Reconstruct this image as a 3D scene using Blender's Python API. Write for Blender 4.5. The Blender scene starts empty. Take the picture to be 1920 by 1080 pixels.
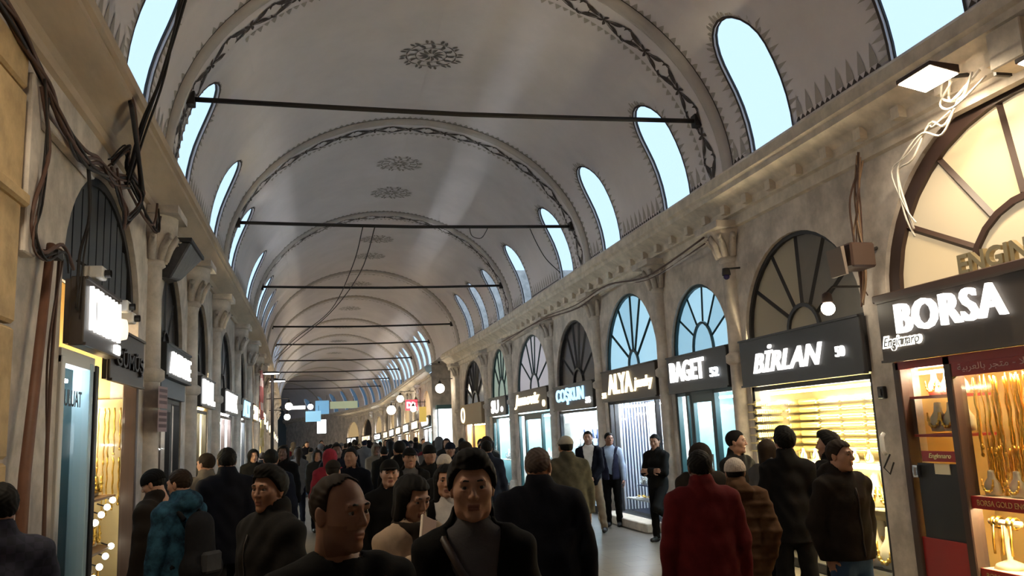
import bpy, bmesh, math, random
import numpy as np
from mathutils import Vector, Matrix
random.seed(7); rng = np.random.default_rng(7)
SC = bpy.context.scene; COL = SC.collection
PI = math.pi

# ------------------------------------------------------------------ camera, sky, exposure
YAW, PITCH, ROLL, FPX, EYE = 0.233, 0.1695, -0.0459, 1554.4, 1.85
_F = Vector((math.sin(YAW)*math.cos(PITCH), math.cos(YAW)*math.cos(PITCH), math.sin(PITCH)))
_r = Vector((math.cos(YAW), -math.sin(YAW), 0)); _u = _r.cross(_F)
_c, _s = math.cos(ROLL), math.sin(ROLL)
CR, CU = _c*_r + _s*_u, -_s*_r + _c*_u
cam = bpy.data.objects.new('camera', bpy.data.cameras.new('camera')); COL.objects.link(cam)
cam.matrix_world = Matrix(((CR.x, CU.x, -_F.x, 0), (CR.y, CU.y, -_F.y, 0), (CR.z, CU.z, -_F.z, EYE), (0, 0, 0, 1)))
cam.data.sensor_width = 36; cam.data.lens = FPX/1920*36; cam.data.clip_start = .05
SC.camera = cam
W = bpy.data.worlds.new('sky'); SC.world = W; W.use_nodes = True
bg = W.node_tree.nodes['Background']; bg.inputs[0].default_value = (.54, .75, 1.0, 1); bg.inputs[1].default_value = .32
SC.view_settings.view_transform = 'Standard'; SC.view_settings.look = 'None'
SC.view_settings.gamma = 1; SC.view_settings.use_curve_mapping = False
SC.view_settings.exposure = 2.12
SC.cycles.use_denoising = True
SC.cycles.max_bounces = 6; SC.cycles.diffuse_bounces = 4; SC.cycles.transparent_max_bounces = 12
SC.cycles.sample_clamp_indirect = 6; SC.cycles.caustics_reflective = False; SC.cycles.blur_glossy = 1.0
LAMP = 1.75     # one scale for all the lamps of the bazaar

# ------------------------------------------------------------------ helpers
MATS = {}
def pm(name, col, rough=.6, metal=0, var=0, scale=6, bump=0, emit=0, ecol=None, col2=None, trans=0, spec=None, stretch=None):
    """procedural material: base colour with noise variation, optional bump and glow"""
    if name in MATS: return MATS[name]
    m = bpy.data.materials.new(name); m.use_nodes = True; nt = m.node_tree; b = nt.nodes['Principled BSDF']
    b.inputs['Base Color'].default_value = (*col, 1); b.inputs['Roughness'].default_value = rough; b.inputs['Metallic'].default_value = metal
    if spec is not None: b.inputs['Specular IOR Level'].default_value = spec
    if emit:
        b.inputs['Emission Color'].default_value = (*(ecol or col), 1); b.inputs['Emission Strength'].default_value = emit
    if var or bump:
        tc = nt.nodes.new('ShaderNodeTexCoord'); mp = nt.nodes.new('ShaderNodeMapping'); nt.links.new(tc.outputs['Object'], mp.inputs[0])
        if stretch: mp.inputs['Scale'].default_value = stretch
        nz = nt.nodes.new('ShaderNodeTexNoise'); nz.inputs['Scale'].default_value = scale; nz.inputs['Detail'].default_value = 6; nz.inputs['Roughness'].default_value = .65
        nt.links.new(mp.outputs[0], nz.inputs['Vector'])
        if var:
            cr = nt.nodes.new('ShaderNodeValToRGB'); c2 = col2 or tuple(max(0, c*(1-var)) for c in col)
            cr.color_ramp.elements[0].position = .35; cr.color_ramp.elements[0].color = (*c2, 1)
            cr.color_ramp.elements[1].position = .65; cr.color_ramp.elements[1].color = (*col, 1)
            nt.links.new(nz.outputs['Fac'], cr.inputs[0]); nt.links.new(cr.outputs[0], b.inputs['Base Color'])
        if bump:
            bp = nt.nodes.new('ShaderNodeBump'); bp.inputs['Strength'].default_value = bump; bp.inputs['Distance'].default_value = .02
            nt.links.new(nz.outputs['Fac'], bp.inputs['Height']); nt.links.new(bp.outputs[0], b.inputs['Normal'])
    MATS[name] = m
    return m
def glass(name, tint, refl=.08, rough=.05):
    """thin pane: lets light straight through, with a faint reflection"""
    if name in MATS: return MATS[name]
    m = bpy.data.materials.new(name); m.use_nodes = True; nt = m.node_tree; nt.nodes.clear()
    o = nt.nodes.new('ShaderNodeOutputMaterial'); mx = nt.nodes.new('ShaderNodeMixShader'); t = nt.nodes.new('ShaderNodeBsdfTransparent'); g = nt.nodes.new('ShaderNodeBsdfGlossy')
    t.inputs[0].default_value = (*tint, 1); g.inputs['Roughness'].default_value = rough; mx.inputs[0].default_value = refl
    nt.links.new(t.outputs[0], mx.inputs[1]); nt.links.new(g.outputs[0], mx.inputs[2]); nt.links.new(mx.outputs[0], o.inputs[0])
    MATS[name] = m
    return m

def warp(p):
    """the street runs straight, then drops and drifts left, then bends away"""
    x, y, z = p
    if y > 27: x -= .027*(y-27)
    if y > 38: z -= .028*(y-38)
    if y > 62: x -= .011*(y-62)**2
    return (x, y, z)

class MB:
    def __init__(s): s.v = []; s.f = []; s.m = []
    def add(s, vs, fs, mi=0):
        o = len(s.v); s.v += [tuple(v) for v in vs]; s.f += [tuple(i+o for i in f) for f in fs]; s.m += [mi]*len(fs); return s
    def box(s, x0, x1, y0, y1, z0, z1, mi=0):
        return s.add([(x0,y0,z0),(x1,y0,z0),(x1,y1,z0),(x0,y1,z0),(x0,y0,z1),(x1,y0,z1),(x1,y1,z1),(x0,y1,z1)],
                     [(0,3,2,1),(4,5,6,7),(0,1,5,4),(1,2,6,5),(2,3,7,6),(3,0,4,7)], mi)
    def tube(s, pts, r, n=6, mi=0, cap=True):
        pts = [Vector(p) for p in pts]; rs = r if isinstance(r, (list, tuple)) else [r]*len(pts); o = len(s.v); up = None
        for i, p in enumerate(pts):
            d = (pts[min(i+1, len(pts)-1)] - pts[max(i-1, 0)]).normalized()
            if up is None: up = Vector((0,0,1)) if abs(d.z) < .9 else Vector((1,0,0))
            a = d.cross(up).normalized(); b = a.cross(d).normalized(); up = b
            s.v += [tuple(p + rs[i]*(math.cos(2*PI*k/n)*a + math.sin(2*PI*k/n)*b)) for k in range(n)]
        for i in range(len(pts)-1):
            for k in range(n):
                s.f.append((o+i*n+k, o+i*n+(k+1)%n, o+(i+1)*n+(k+1)%n, o+(i+1)*n+k)); s.m.append(mi)
        if cap:
            s.f.append(tuple(o+k for k in range(n))[::-1]); s.m.append(mi); e = o+(len(pts)-1)*n
            s.f.append(tuple(e+k for k in range(n))); s.m.append(mi)
        return s
    def lathe(s, prof, c=(0,0,0), n=16, a0=0, a1=2*PI, axis='z', mi=0):
        o = len(s.v); full = abs(a1-a0-2*PI) < 1e-6; k = n if full else n+1
        for r, z in prof:
            for i in range(k):
                a = a0 + (a1-a0)*i/n; q = (r*math.cos(a), r*math.sin(a), z)
                if axis == 'x': q = (q[2], q[0], q[1])
                if axis == 'y': q = (q[0], q[2], q[1])
                s.v.append((c[0]+q[0], c[1]+q[1], c[2]+q[2]))
        for j in range(len(prof)-1):
            for i in range(n):
                a = o+j*k+i; b = o+j*k+(i+1) % k; s.f.append((a, b, b+k, a+k)); s.m.append(mi)
        return s
    def ball(s, c, r, n=10, mi=0):
        r3 = r if isinstance(r, (tuple, list)) else (r, r, r); h = n//2+1
        prof = [(math.sin(PI*j/h), -math.cos(PI*j/h)) for j in range(h+1)]; o = len(s.v); s.lathe(prof, n=n, mi=mi)
        for i in range(o, len(s.v)): v = s.v[i]; s.v[i] = (c[0]+v[0]*r3[0], c[1]+v[1]*r3[1], c[2]+v[2]*r3[2])
        return s
    def sweep(s, prof, ys, fn, mi=0, cap=False):
        """profile points swept along a list of y: fn(profile point, y) -> xyz"""
        o = len(s.v); n = len(prof)
        for y in ys: s.v += [tuple(fn(p, y)) for p in prof]
        for j in range(len(ys)-1):
            for i in range(n-1): a = o+j*n+i; s.f.append((a, a+1, a+1+n, a+n)); s.m.append(mi)
        if cap: s.f += [tuple(range(o, o+n)), tuple(range(o+(len(ys)-1)*n, o+len(ys)*n))]; s.m += [mi, mi]
        return s
    def build(s, name, mats, parent=None, smooth=False, bevel=0, base=None, dowarp=True):
        me = bpy.data.meshes.new(name)
        vs = [warp(v) for v in s.v] if dowarp else s.v
        b = Vector(base) if base is not None else (root_loc(parent) if parent is not None else Vector((0,0,0)))
        me.from_pydata([(v[0]-b.x, v[1]-b.y, v[2]-b.z) for v in vs], [], s.f)
        for m in (mats if isinstance(mats, (list, tuple)) else [mats]): me.materials.append(m)
        if any(s.m): me.polygons.foreach_set('material_index', s.m)
        if smooth: me.polygons.foreach_set('use_smooth', [True]*len(s.f)); 
        me.update()
        o = bpy.data.objects.new(name, me); COL.objects.link(o)
        if parent is not None: o.parent = parent
        elif base is not None: o.location = b
        if bevel:
            md = o.modifiers.new('bevel', 'BEVEL'); md.width = bevel; md.segments = 1; md.limit_method = 'ANGLE'
        return o
def root_loc(o):
    l = Vector((0,0,0))
    while o is not None: l += o.location; o = o.parent
    return l
def tag(o, label=None, cat=None, group=None, kind=None):
    if label: o['label'] = label
    if cat: o['category'] = cat
    if group: o['group'] = group
    if kind: o['kind'] = kind
    return o
def thing(name, loc, label, cat, group=None, rz=0, dowarp=True):
    o = bpy.data.objects.new(name, None); COL.objects.link(o); o.empty_display_size = .1
    o.location = warp(loc) if dowarp else loc; o.rotation_euler = (0,0,rz)
    return tag(o, label, cat, group)
def copy_tree(o, parent=None):
    c = o.copy(); COL.objects.link(c); c.parent = parent
    for ch in list(o.children): copy_tree(ch, c)
    return c
_tc = {}
def text_geo(txt, bold=0, shear=0, spacing=1.0, extr=.0):
    """lettering outline as flat or extruded mesh, normalised to the box 0..1 x 0..1 (returns verts, faces, aspect)"""
    k = (txt, bold, shear, spacing, extr)
    if k in _tc: return _tc[k]
    cu = bpy.data.curves.new('t', 'FONT'); cu.body = txt; cu.size = 1; cu.offset = bold; cu.shear = shear; cu.space_character = spacing; cu.extrude = extr; cu.resolution_u = 3
    ob = bpy.data.objects.new('t', cu); COL.objects.link(ob)
    dg = bpy.context.evaluated_depsgraph_get(); me = bpy.data.meshes.new_from_object(ob.evaluated_get(dg))
    vs = np.array([v.co[:] for v in me.vertices]); fs = [tuple(p.vertices) for p in me.polygons]
    bpy.data.objects.remove(ob); bpy.data.curves.remove(cu); bpy.data.meshes.remove(me)
    lo, hi = vs.min(0), vs.max(0); d = hi-lo
    vs[:, 0] = (vs[:, 0]-lo[0])/d[0]; vs[:, 1] = (vs[:, 1]-lo[1])/d[1]; vs[:, 2] = (vs[:, 2]-lo[2])/max(d[2], 1e-6)
    _tc[k] = (vs, fs, d[0]/d[1]); return _tc[k]

ORD = ['first','second','third','fourth','fifth','sixth','seventh','eighth','ninth','tenth','eleventh','twelfth']
# ------------------------------------------------------------------ materials of the place
M = {}
M['vault'] = pm('vault_plaster', (.85,.795,.81), .85, var=.10, scale=.8, bump=.08)
M['rib'] = pm('vault_rib_grey', (.58,.53,.50), .8, var=.1, scale=3)  # ribs a slightly darker grey than the vault
M['motif'] = pm('dark_painted_ornament', (.065,.05,.045), .8)
M['motif2'] = pm('grey_painted_ornament', (.45,.41,.38), .85)
M['stone'] = pm('weathered_plaster', (.74,.66,.59), .85, var=.42, scale=2.6, bump=.35)
M['stone2'] = pm('cornice_plaster', (.78,.69,.58), .8, var=.3, scale=4, bump=.3)
M['stone3'] = pm('yellow_lit_stone', (.62,.44,.23), .85, var=.3, scale=5, bump=.4)  # yellow holds the warm lamp light in the stone colour
M['beam'] = pm('tan_warm_lit_beam', (.58,.46,.34), .7, var=.25, scale=3, bump=.1, stretch=(1,.2,1))  # tan carries warm light from below in the colour
M['iron'] = pm('dark_iron', (.035,.03,.028), .6, metal=.2)
M['brown'] = pm('brown_frame_paint', (.055,.028,.02), .5)
M['green'] = pm('teal_frame_paint', (.012,.045,.05), .45)
M['dark'] = pm('charcoal_frame_paint', (.025,.024,.026), .5)
M['board'] = pm('charcoal_sign_board', (.028,.027,.03), .45)
M['boardb'] = pm('brown_sign_board', (.05,.036,.028), .45)
M['lettw'] = pm('lit_white_letter', (.9,.9,.9), .5, emit=.55, ecol=(1,.98,.94))
M['lettc'] = pm('lit_warm_letter', (.9,.85,.7), .5, emit=.6, ecol=(1,.80,.48))
M['lettb'] = pm('lit_blue_letter', (.6,.8,.95), .5, emit=.42, ecol=(.35,.68,1))
M['letts'] = pm('gold_metal_letter', (.42,.34,.2), .35, metal=.7)
M['gold'] = pm('polished_gold', (.95,.62,.13), .28, metal=1, var=.25, scale=30)
M['goldp'] = pm('pale_gold', (.95,.80,.42), .3, metal=.9)
M['silver'] = pm('bright_silver', (.8,.83,.88), .25, metal=1)
M['cream'] = pm('cream_display_cloth', (.75,.66,.46), .8)
M['white'] = pm('white_paint', (.78,.77,.75), .6)
M['red'] = pm('red_shelf_edge', (.32,.02,.02), .45)
M['black'] = pm('black_plastic', (.012,.012,.013), .5)
M['cable'] = pm('black_cable', (.018,.014,.013), .6)
M['cableb'] = pm('brown_cable', (.10,.05,.035), .6)
M['wcable'] = pm('white_cable', (.7,.66,.6), .6)
M['glass'] = glass('shop_glass', (.93,.97,.97), .07)
M['sky_glass'] = glass('vault_window_glass', (.94,.96,.97), .03, .2)
M['lampw'] = pm('warm_lamp_face', (1,.9,.7), .5, emit=45, ecol=(1,.84,.6))
M['bulb'] = pm('warm_globe', (1,.9,.7), .5, emit=4, ecol=(1,.88,.66))
M['bulbw'] = pm('cool_lamp', (1,1,1), .5, emit=3.5, ecol=(1,.97,.92))
# ------------------------------------------------------------------ the street: floor, walls, cornices, vault
CX, VA, VB, VZ = 1.96, 3.76, 3.12, 5.30
XR, XL = 5.85, -2.05
Y0, Y1 = -4.0, 88.0
_th = np.linspace(0, PI, 721); _px = VA*np.cos(_th); _pz = VB*np.sin(_th)
_len = np.concatenate([[0], np.cumsum(np.hypot(np.diff(_px), np.diff(_pz)))]); VL = _len[-1]
def V(u, y, off=0.0):
    """point of the vault at arc length u from the right spring; off > 0 is outwards"""
    t = float(np.interp(u, _len, _th)); n = Vector((math.cos(t)/VA, 0, math.sin(t)/VB)).normalized()
    return (CX + VA*math.cos(t) + n.x*off, y, VZ + VB*math.sin(t) + n.z*off)
class Side:
    def __init__(s, xw, sg): s.x = xw; s.s = sg
    def P(s, t, d, z): return (s.x + s.s*d, t, z)          # d > 0 goes into the shop, d < 0 into the street
    def box(s, mb, t0, t1, d0, d1, z0, z1, mi=0):
        a, b = sorted((s.x+s.s*d0, s.x+s.s*d1)); return mb.box(a, b, min(t0,t1), max(t0,t1), z0, z1, mi)
R, L = Side(XR, 1), Side(XL, -1)
YS = [Y0 + i*2.0 for i in range(int((Y1-Y0)/2)+1)]

fm = pm('polished_floor', (.40,.35,.29), .30, var=.25, scale=1.2, spec=.16)
nt = fm.node_tree; br = nt.nodes.new('ShaderNodeTexBrick'); br.offset = .5; br.inputs['Scale'].default_value = 1; br.inputs['Mortar Size'].default_value = .006
br.inputs['Brick Width'].default_value = .8; br.inputs['Row Height'].default_value = .4; br.inputs['Color1'].default_value = (.19,.165,.14,1); br.inputs['Color2'].default_value = (.155,.135,.112,1); br.inputs['Mortar'].default_value = (.08,.07,.06,1)
_tcn = nt.nodes.new('ShaderNodeTexCoord'); nt.links.new(_tcn.outputs['Object'], br.inputs['Vector']); nt.links.new(br.outputs['Color'], nt.nodes['Principled BSDF'].inputs['Base Color'])
mb = MB(); n = len(YS)
for y in YS: mb.v += [(-14, y, 0), (16, y, 0)]
mb.f = [(2*i, 2*i+1, 2*i+3, 2*i+2) for i in range(n-1)]; mb.m = [0]*(n-1)
tag(mb.build('floor', fm), 'polished stone floor of the covered street', 'floor', kind='structure')

# shop bays: centre, half width, spring height, rise of the arch above the spring
RB = [dict(c=5.65, a=1.90, zs=3.00, r=1.70), dict(c=9.25, a=1.31, zs=2.93, r=1.24), dict(c=12.08, a=1.04, zs=2.93, r=1.08),
      dict(c=15.1, a=1.40, zs=2.95, r=1.42), dict(c=18.7, a=1.50, zs=2.85, r=1.50), dict(c=22.8, a=1.85, zs=2.95, r=1.55),
      dict(c=27.1, a=1.25, zs=2.95, r=1.6), dict(c=31.4, a=1.9, zs=2.9, r=1.65)]
RB2 = [dict(c=43.2+3.9*i, a=1.45, zs=2.9, r=1.3) for i in range(9)]
LB = [dict(c=8.85, a=1.5, zs=3.3, r=1.2), dict(c=12.6, a=1.0, zs=3.1, r=1.25), dict(c=15.8, a=.95, zs=3.1, r=1.25),
      dict(c=19.9, a=1.35, zs=3.0, r=1.35), dict(c=23.9, a=1.2, zs=3.0, r=1.35), dict(c=27.6, a=1.3, zs=3.0, r=1.35), dict(c=31.4, a=1.4, zs=3.0, r=1.35), dict(c=35.0, a=1.4, zs=3.0, r=1.35)] + \
     [dict(c=38.9+3.9*i, a=1.45, zs=2.9, r=1.3) for i in range(9)]
ZT = 4.95
def arch_pts(b, n=20, k=1.0):
    return [(b['c'] + k*b['a']*math.cos(PI*i/n), b['zs'] + k*b['r']*math.sin(PI*i/n)) for i in range(n+1)]
def wall(name, sd, bays, y0, y1, label, kind='structure', thick=.28):
    mb = MB(); ys = y0
    def quad(t0, t1, z0, z1, d=0):
        o = len(mb.v); mb.v += [sd.P(t0,d,z0), sd.P(t1,d,z0), sd.P(t1,d,z1), sd.P(t0,d,z1)]; mb.f.append((o,o+1,o+2,o+3)); mb.m.append(0)
    for b in bays:
        quad(ys, b['c']-b['a'], 0, ZT); pts = arch_pts(b); o = len(mb.v); k = len(pts)
        for t, z in pts: mb.v += [sd.P(t,0,z), sd.P(t,0,ZT), sd.P(t,thick,z)]
        for i in range(k-1):
            a = o+3*i; mb.f += [(a, a+3, a+4, a+1), (a, a+2, a+5, a+3)]; mb.m += [0, 0]
        for e in (-1, 1):
            t = b['c']+e*b['a']; o = len(mb.v); mb.v += [sd.P(t,0,0), sd.P(t,thick,0), sd.P(t,thick,b['zs']), sd.P(t,0,b['zs'])]; mb.f.append((o,o+1,o+2,o+3)); mb.m.append(0)
        ys = b['c']+b['a']
    quad(ys, y1, 0, ZT)
    # back side above the openings keeps the daylight out
    return tag(mb.build(name, M['stone']), label, 'wall', kind=kind)
wr = wall('wall_right', R, RB, Y0, 36.0, 'weathered plaster wall of arched shops with the BORSA and BAGET signs')
wr2 = wall('wall_right_far', R, RB2, 41.2, Y1, 'plaster wall of arched shops beyond the side street')
wl = wall('wall_left', L, LB, Y0, Y1, 'weathered plaster wall of arched shops with the AVENUE sign')
# side street on the right between the two walls
mb = MB()
for y in (36.0, 41.2): mb.add([(XR,y,0),(16,y,0),(16,y,9),(XR,y,9)], [(0,1,2,3)])
mb.add([(16,36,0),(16,41.2,0),(16,41.2,9),(16,36,9)], [(0,1,2,3)]); mb.add([(XR,36,5.4),(16,36,5.4),(16,41.2,5.4),(XR,41.2,5.4)], [(0,1,2,3)])
tag(mb.build('wall_side_street', M['stone']), 'plaster walls of the side street opening on the right', 'wall', kind='structure')
mb = MB(); mb.add([(-14,Y0,0),(16,Y0,0),(16,Y0,9),(-14,Y0,9)], [(0,1,2,3)]); tag(mb.build('wall_light_block', M['stone']), 'added plain wall behind the camera that keeps sky light out', 'wall', kind='structure')  # added unseen wall, stops sky light flooding in from behind
mb = MB(); mb.add([(-14,Y1,-.5),(24,Y1,-.5),(24,Y1,9),(-14,Y1,9)], [(0,1,2,3)]); tag(mb.build('wall_end', pm('far_end_wall', (.10,.14,.17), .7)), 'wall closing the far end of the street, dim bluish light in its colour', 'wall', kind='structure')  # dim bluish light of the far hall put into the wall colour

# cornices
CPROF = [(0,4.56),(.05,4.58),(.05,4.72),(.10,4.74),(.10,4.84),(.17,4.90),(.27,4.96),(.33,4.99),(.33,5.06),(.37,5.09),(.37,5.22),(.33,5.24),(.30,5.29),(.02,5.30),(-.5,5.30)]
def cornice(name, sd, y0, y1, mat, label, prof=CPROF):
    ys = [y0] + [y for y in YS if y0 < y < y1] + [y1]
    mb = MB(); mb.sweep(prof, ys, lambda p, y: sd.P(y, -p[0], p[1]))
    return tag(mb.build(name, mat), label, 'cornice', kind='structure')
tr1 = cornice('trim_1', R, Y0, 36.3, M['stone2'], 'moulded plaster cornice above the BORSA, BAGET and ALYA shops')
cornice('trim_2', R, 41.0, Y1, M['stone2'], 'moulded plaster cornice beyond the side street')
LPROF = [(0,4.78),(.04,4.80),(.04,4.89),(.08,4.93),(.34,5.10),(.34,5.15),(.38,5.17),(.38,5.27),(.34,5.30),(.02,5.31),(-.5,5.31)]
tr3 = cornice('trim_3', L, Y0, Y1, M['beam'], 'warm-lit tan moulded cornice above the AVENUE shop', LPROF)
# dentil blocks under the cornice
def blocks(sd, par, y0, y1, step, mat, d0, d1, z0, z1, w):
    m0 = None; y = y0
    while y < y1:
        if m0 is None or y > 24:
            b = MB(); sd.box(b, y, y+w, -d0, -d1, z0, z1); o = b.build('bracket', mat, par)
            if y <= 24: m0 = (o, y)
        else:
            o = m0[0].copy(); COL.objects.link(o); o.parent = par; o.location = (0, y-m0[1], 0)
        y += step
blocks(R, tr1, 4.3, 24, .62, M['stone2'], .05, .19, 4.76, 4.885, .12)

# vault with arched windows, ribs and painted ornament
WY = [3.2, 6.35, 9.2, 12.15, 15.3, 18.4, 22.3, 25.8, 28.2, 30.6] + [40.9,42.5,44.1, 47.1,48.7,50.3, 52.6,54.2,55.7, 58.6,60.2,61.7] + [65+2.6*i for i in range(8)]
WYL = [y-.55 if y < 13 else (y-.35 if y < 20 else y) for y in WY]
BANDS = [4.2, 10.55, 16.95, 24.4, 33.3, 39.3, 45.6, 51.4, 57.1, 63.0, 69, 75, 81]
HWN, UP, PW = .50, 2.25, .68
UT = {False: 1.82, True: 1.58}                  # height of the windows along the vault, right and left
def win_outline(yc, left, n=12):
    """window outline in (u, y): bottom corner, up one side, round the head, down the other"""
    u0, us = .03, UT[left]-.62
    pts = [(u0+(us-u0)*i/5, yc-HWN) for i in range(5)] + [(us+.62*math.sin(PI*i/n), yc-HWN*math.cos(PI*i/n)) for i in range(n+1)] + [(us-(us-u0)*i/5, yc+HWN) for i in range(1, 6)]
    return pts
mbv = MB(); NU = 40
def edge_us(left): us = UT[left]-.62; return [0]+[.03+(us-.03)*i/5 for i in range(5)]+[us+(UP-us)*i/3 for i in range(4)]
UM = list(np.linspace(UP, VL/2, 14))
def vgrid(us, y0, y1):
    o = len(mbv.v); ny = max(1, int((y1-y0)/2)); nu = len(us)-1
    for j in range(ny+1):
        for i in range(nu+1):
            mbv.v.append(V(us[i], y0+(y1-y0)*j/ny))
    for j in range(ny):
        for i in range(nu): a = o+j*(nu+1)+i; mbv.f.append((a, a+1, a+nu+2, a+nu+1)); mbv.m.append(0)
def vpatch(yc, left):
    out = win_outline(yc, left); o = len(mbv.v); k = len(out); us = UT[left]-.62
    f = (lambda q: VL-q) if left else (lambda q: q)
    for i, (u, y) in enumerate(out):
        j = i-5                                    # index on the round head
        if j < 0 or j > 12: ru, ry = u, yc+(PW if y > yc else -PW)
        elif j <= 3: ru, ry = us+(UP-us)*j/3, yc-PW
        elif j <= 9: ru, ry = UP, yc-PW+2*PW*(j-3)/6
        else: ru, ry = us+(UP-us)*(12-j)/3, yc+PW
        mbv.v += [V(f(u), y), V(f(ru), ry), V(f(u), y, .06)]
    for i in range(k-1):
        a = o+3*i; mbv.f += [(a, a+3, a+4, a+1), (a, a+2, a+5, a+3)]; mbv.m += [0, 0]
    q = len(mbv.v); mbv.v += [V(f(0), yc-PW), V(f(0), yc+PW)]; e = o+3*(k-1)
    mbv.f += [(q, o+1, o), (q, o, e, q+1), (q+1, e, e+1), (o, e, e+2, o+2)]; mbv.m += [0]*4
for left in (False, True):
    f = (lambda q: VL-q) if left else (lambda q: q); prev = Y0; full = [f(u) for u in edge_us(left)[:-1]+UM]; mid = [f(u) for u in UM]
    for yc in (WYL if left else WY):
        if yc-PW > prev+1e-6: vgrid(full, prev, yc-PW)
        vgrid(mid, yc-PW, yc+PW); vpatch(yc, left); prev = yc+PW
    vgrid(full, prev, Y1)
ceil = tag(mbv.build('ceiling', M['vault'], smooth=False), 'pale grey barrel vault with painted ornament over the street', 'ceiling', kind='structure')
for p in ceil.data.polygons: p.use_smooth = abs(p.normal.y) < .15

wi = 0
for left in (False, True):
    f = (lambda q: VL-q) if left else (lambda q: q)
    for yc in (WYL if left else WY):
        wi += 1; out = win_outline(yc, left); k = len(out); mb = MB()
        for i, (u, y) in enumerate(out):                       # thin dark frame against the reveal
            s = .98; du, dy = (u-.95)*s+.95, (y-yc)*.965+yc
            mb.v += [V(f(u), y, .03), V(f(du), dy, .03), V(f(u), y, .055), V(f(du), dy, .055)]
        for i in range(k-1):
            a = 4*i; mb.f += [(a, a+4, a+5, a+1), (a+1, a+5, a+7, a+3), (a+2, a+3, a+7, a+6)]; mb.m += [0]*3
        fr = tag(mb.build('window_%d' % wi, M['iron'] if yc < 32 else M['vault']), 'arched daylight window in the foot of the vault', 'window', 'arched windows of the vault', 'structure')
        mb = MB()
        for i in range(k//2+1):
            (u, y), (u2, y2) = out[i], out[k-1-i]; mb.v += [V(f(u), y, .045), V(f(u2), y2, .045)]
        mb.f = [(2*i, 2*i+1, 2*i+3, 2*i+2) for i in range(k//2)]; mb.m = [0]*len(mb.f)
        mb.build('pane', M['sky_glass'], fr)
        if yc < 64:                                            # a light portal in the opening: only guides the sky light
            ld = bpy.data.lights.new('window_daylight', 'AREA'); ld.shape = 'RECTANGLE'; ld.size = 2*HWN; ld.size_y = 1.9; ld.cycles.is_portal = True
            lo = bpy.data.objects.new('window_daylight', ld); COL.objects.link(lo)
            p0, p1 = Vector(warp(V(f(.03), yc, .08))), Vector(warp(V(f(UT[left]), yc, .08))); up = (p1-p0).normalized(); nn = Vector((0,1,0)).cross(up); 
            if nn.x*(1 if left else -1) < 0: nn = -nn
            z = -nn; yv = up; xv = yv.cross(z); m = Matrix((xv, yv, z)).transposed().to_4x4(); m.translation = (p0+p1)/2 - nn*.02; lo.matrix_world = m

# ribs
for bi, yb in enumerate(BANDS):
    mb = MB(); us = [VL*i/48 for i in range(49)]
    pr = [(-.13, -.002), (-.12, .035), (-.05, .07), (.05, .07), (.12, .035), (.13, -.002)]
    for u in us:
        for dy, d in pr: mb.v.append(V(u, yb+dy-.18, -d))
    for i in range(48):
        for j in range(5): a = i*6+j; mb.f.append((a, a+1, a+7, a+6)); mb.m.append(0)
    mb.build('arch_rib', M['rib'], ceil, smooth=True)

def lens(mb, p0, p1, bulge, wd, fn, n=6):
    """a leaf or stroke between two points in (a, b), bowed sideways by bulge, widest in the middle"""
    p0 = np.array(p0, float); p1 = np.array(p1, float); d = p1-p0; nn = np.array([-d[1], d[0]]); o = len(mb.v)
    for i in range(n+1):
        t = i/n; c = p0+d*t+nn*bulge*4*t*(1-t); w = wd*(math.sin(PI*t)**.8)*.5+.003; tn = nn/np.linalg.norm(nn)
        mb.v += [fn(*(c+tn*w)), fn(*(c-tn*w))]
    mb.f += [(o+2*i, o+2*i+1, o+2*i+3, o+2*i+2) for i in range(n)]; mb.m += [0]*n
for bi, yb in enumerate(BANDS):
    if yb > 60: continue
    near = yb < 30; unit = VL/12 if True else 1
    mb = MB(); mf = MB(); fn = lambda a, b: V(a, yb+.30+b, -.012)
    N = 14; un = VL/N
    for k in range(N):
        u = k*un
        # a lyre of two bowed stems with leaves, then a flower where they cross
        for s in (-1, 1):
            lens(mb, (u+.02, 0), (u+un*.98, 0), .20*s, .022, fn, 10)
            if near:
                lens(mb, (u+un*.10, .02*s), (u+un*.46, .17*s), -.10*s, .07, fn)
                lens(mb, (u+un*.60, .16*s), (u+un*.90, .02*s), -.12*s, .06, fn)
                lens(mb, (u+un*.44, .19*s), (u+un*.56, .07*s), .2*s, .035, fn, 4)
                lens(mb, (u+un*.20, .07*s), (u+un*.34, .0), .25*s, .03, fn, 4)
        if near:
            for a in range(5): lens(mb, (u, 0), (u+.13*math.cos(2*PI*a/5+.5), .13*math.sin(2*PI*a/5+.5)), .1, .045, fn, 4)
    mb.build('painted_vine', M['motif'], ceil)
    un = VL/(90 if near else 60)
    for k in range(int(VL/un)):                                # pale petals along both edges of the band
        u = (k+.5)*un; w = un*.42; h = .13 if k % 2 else .085
        for e, y in ((-1, yb-.33), (1, yb+.52)):
            o = len(mf.v); mf.v += [V(u-w, y, -.006), V(u+w, y, -.006), V(u+w*.5, y+e*h*.6, -.006), V(u, y+e*h, -.006), V(u-w*.5, y+e*h*.6, -.006)]; mf.f.append((o,o+1,o+2,o+3,o+4)); mf.m.append(0)
    mf.build('painted_petal_border', M['motif2'], ceil)
    mb = MB(); us = [VL*i/60 for i in range(61)]
    for u in us: mb.v += [V(u, yb-.335, -.008), V(u, yb-.315, -.008)]
    mb.f = [(2*i, 2*i+1, 2*i+3, 2*i+2) for i in range(60)]; mb.m = [0]*60; mb.build('painted_line', M['motif'], ceil)
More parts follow.
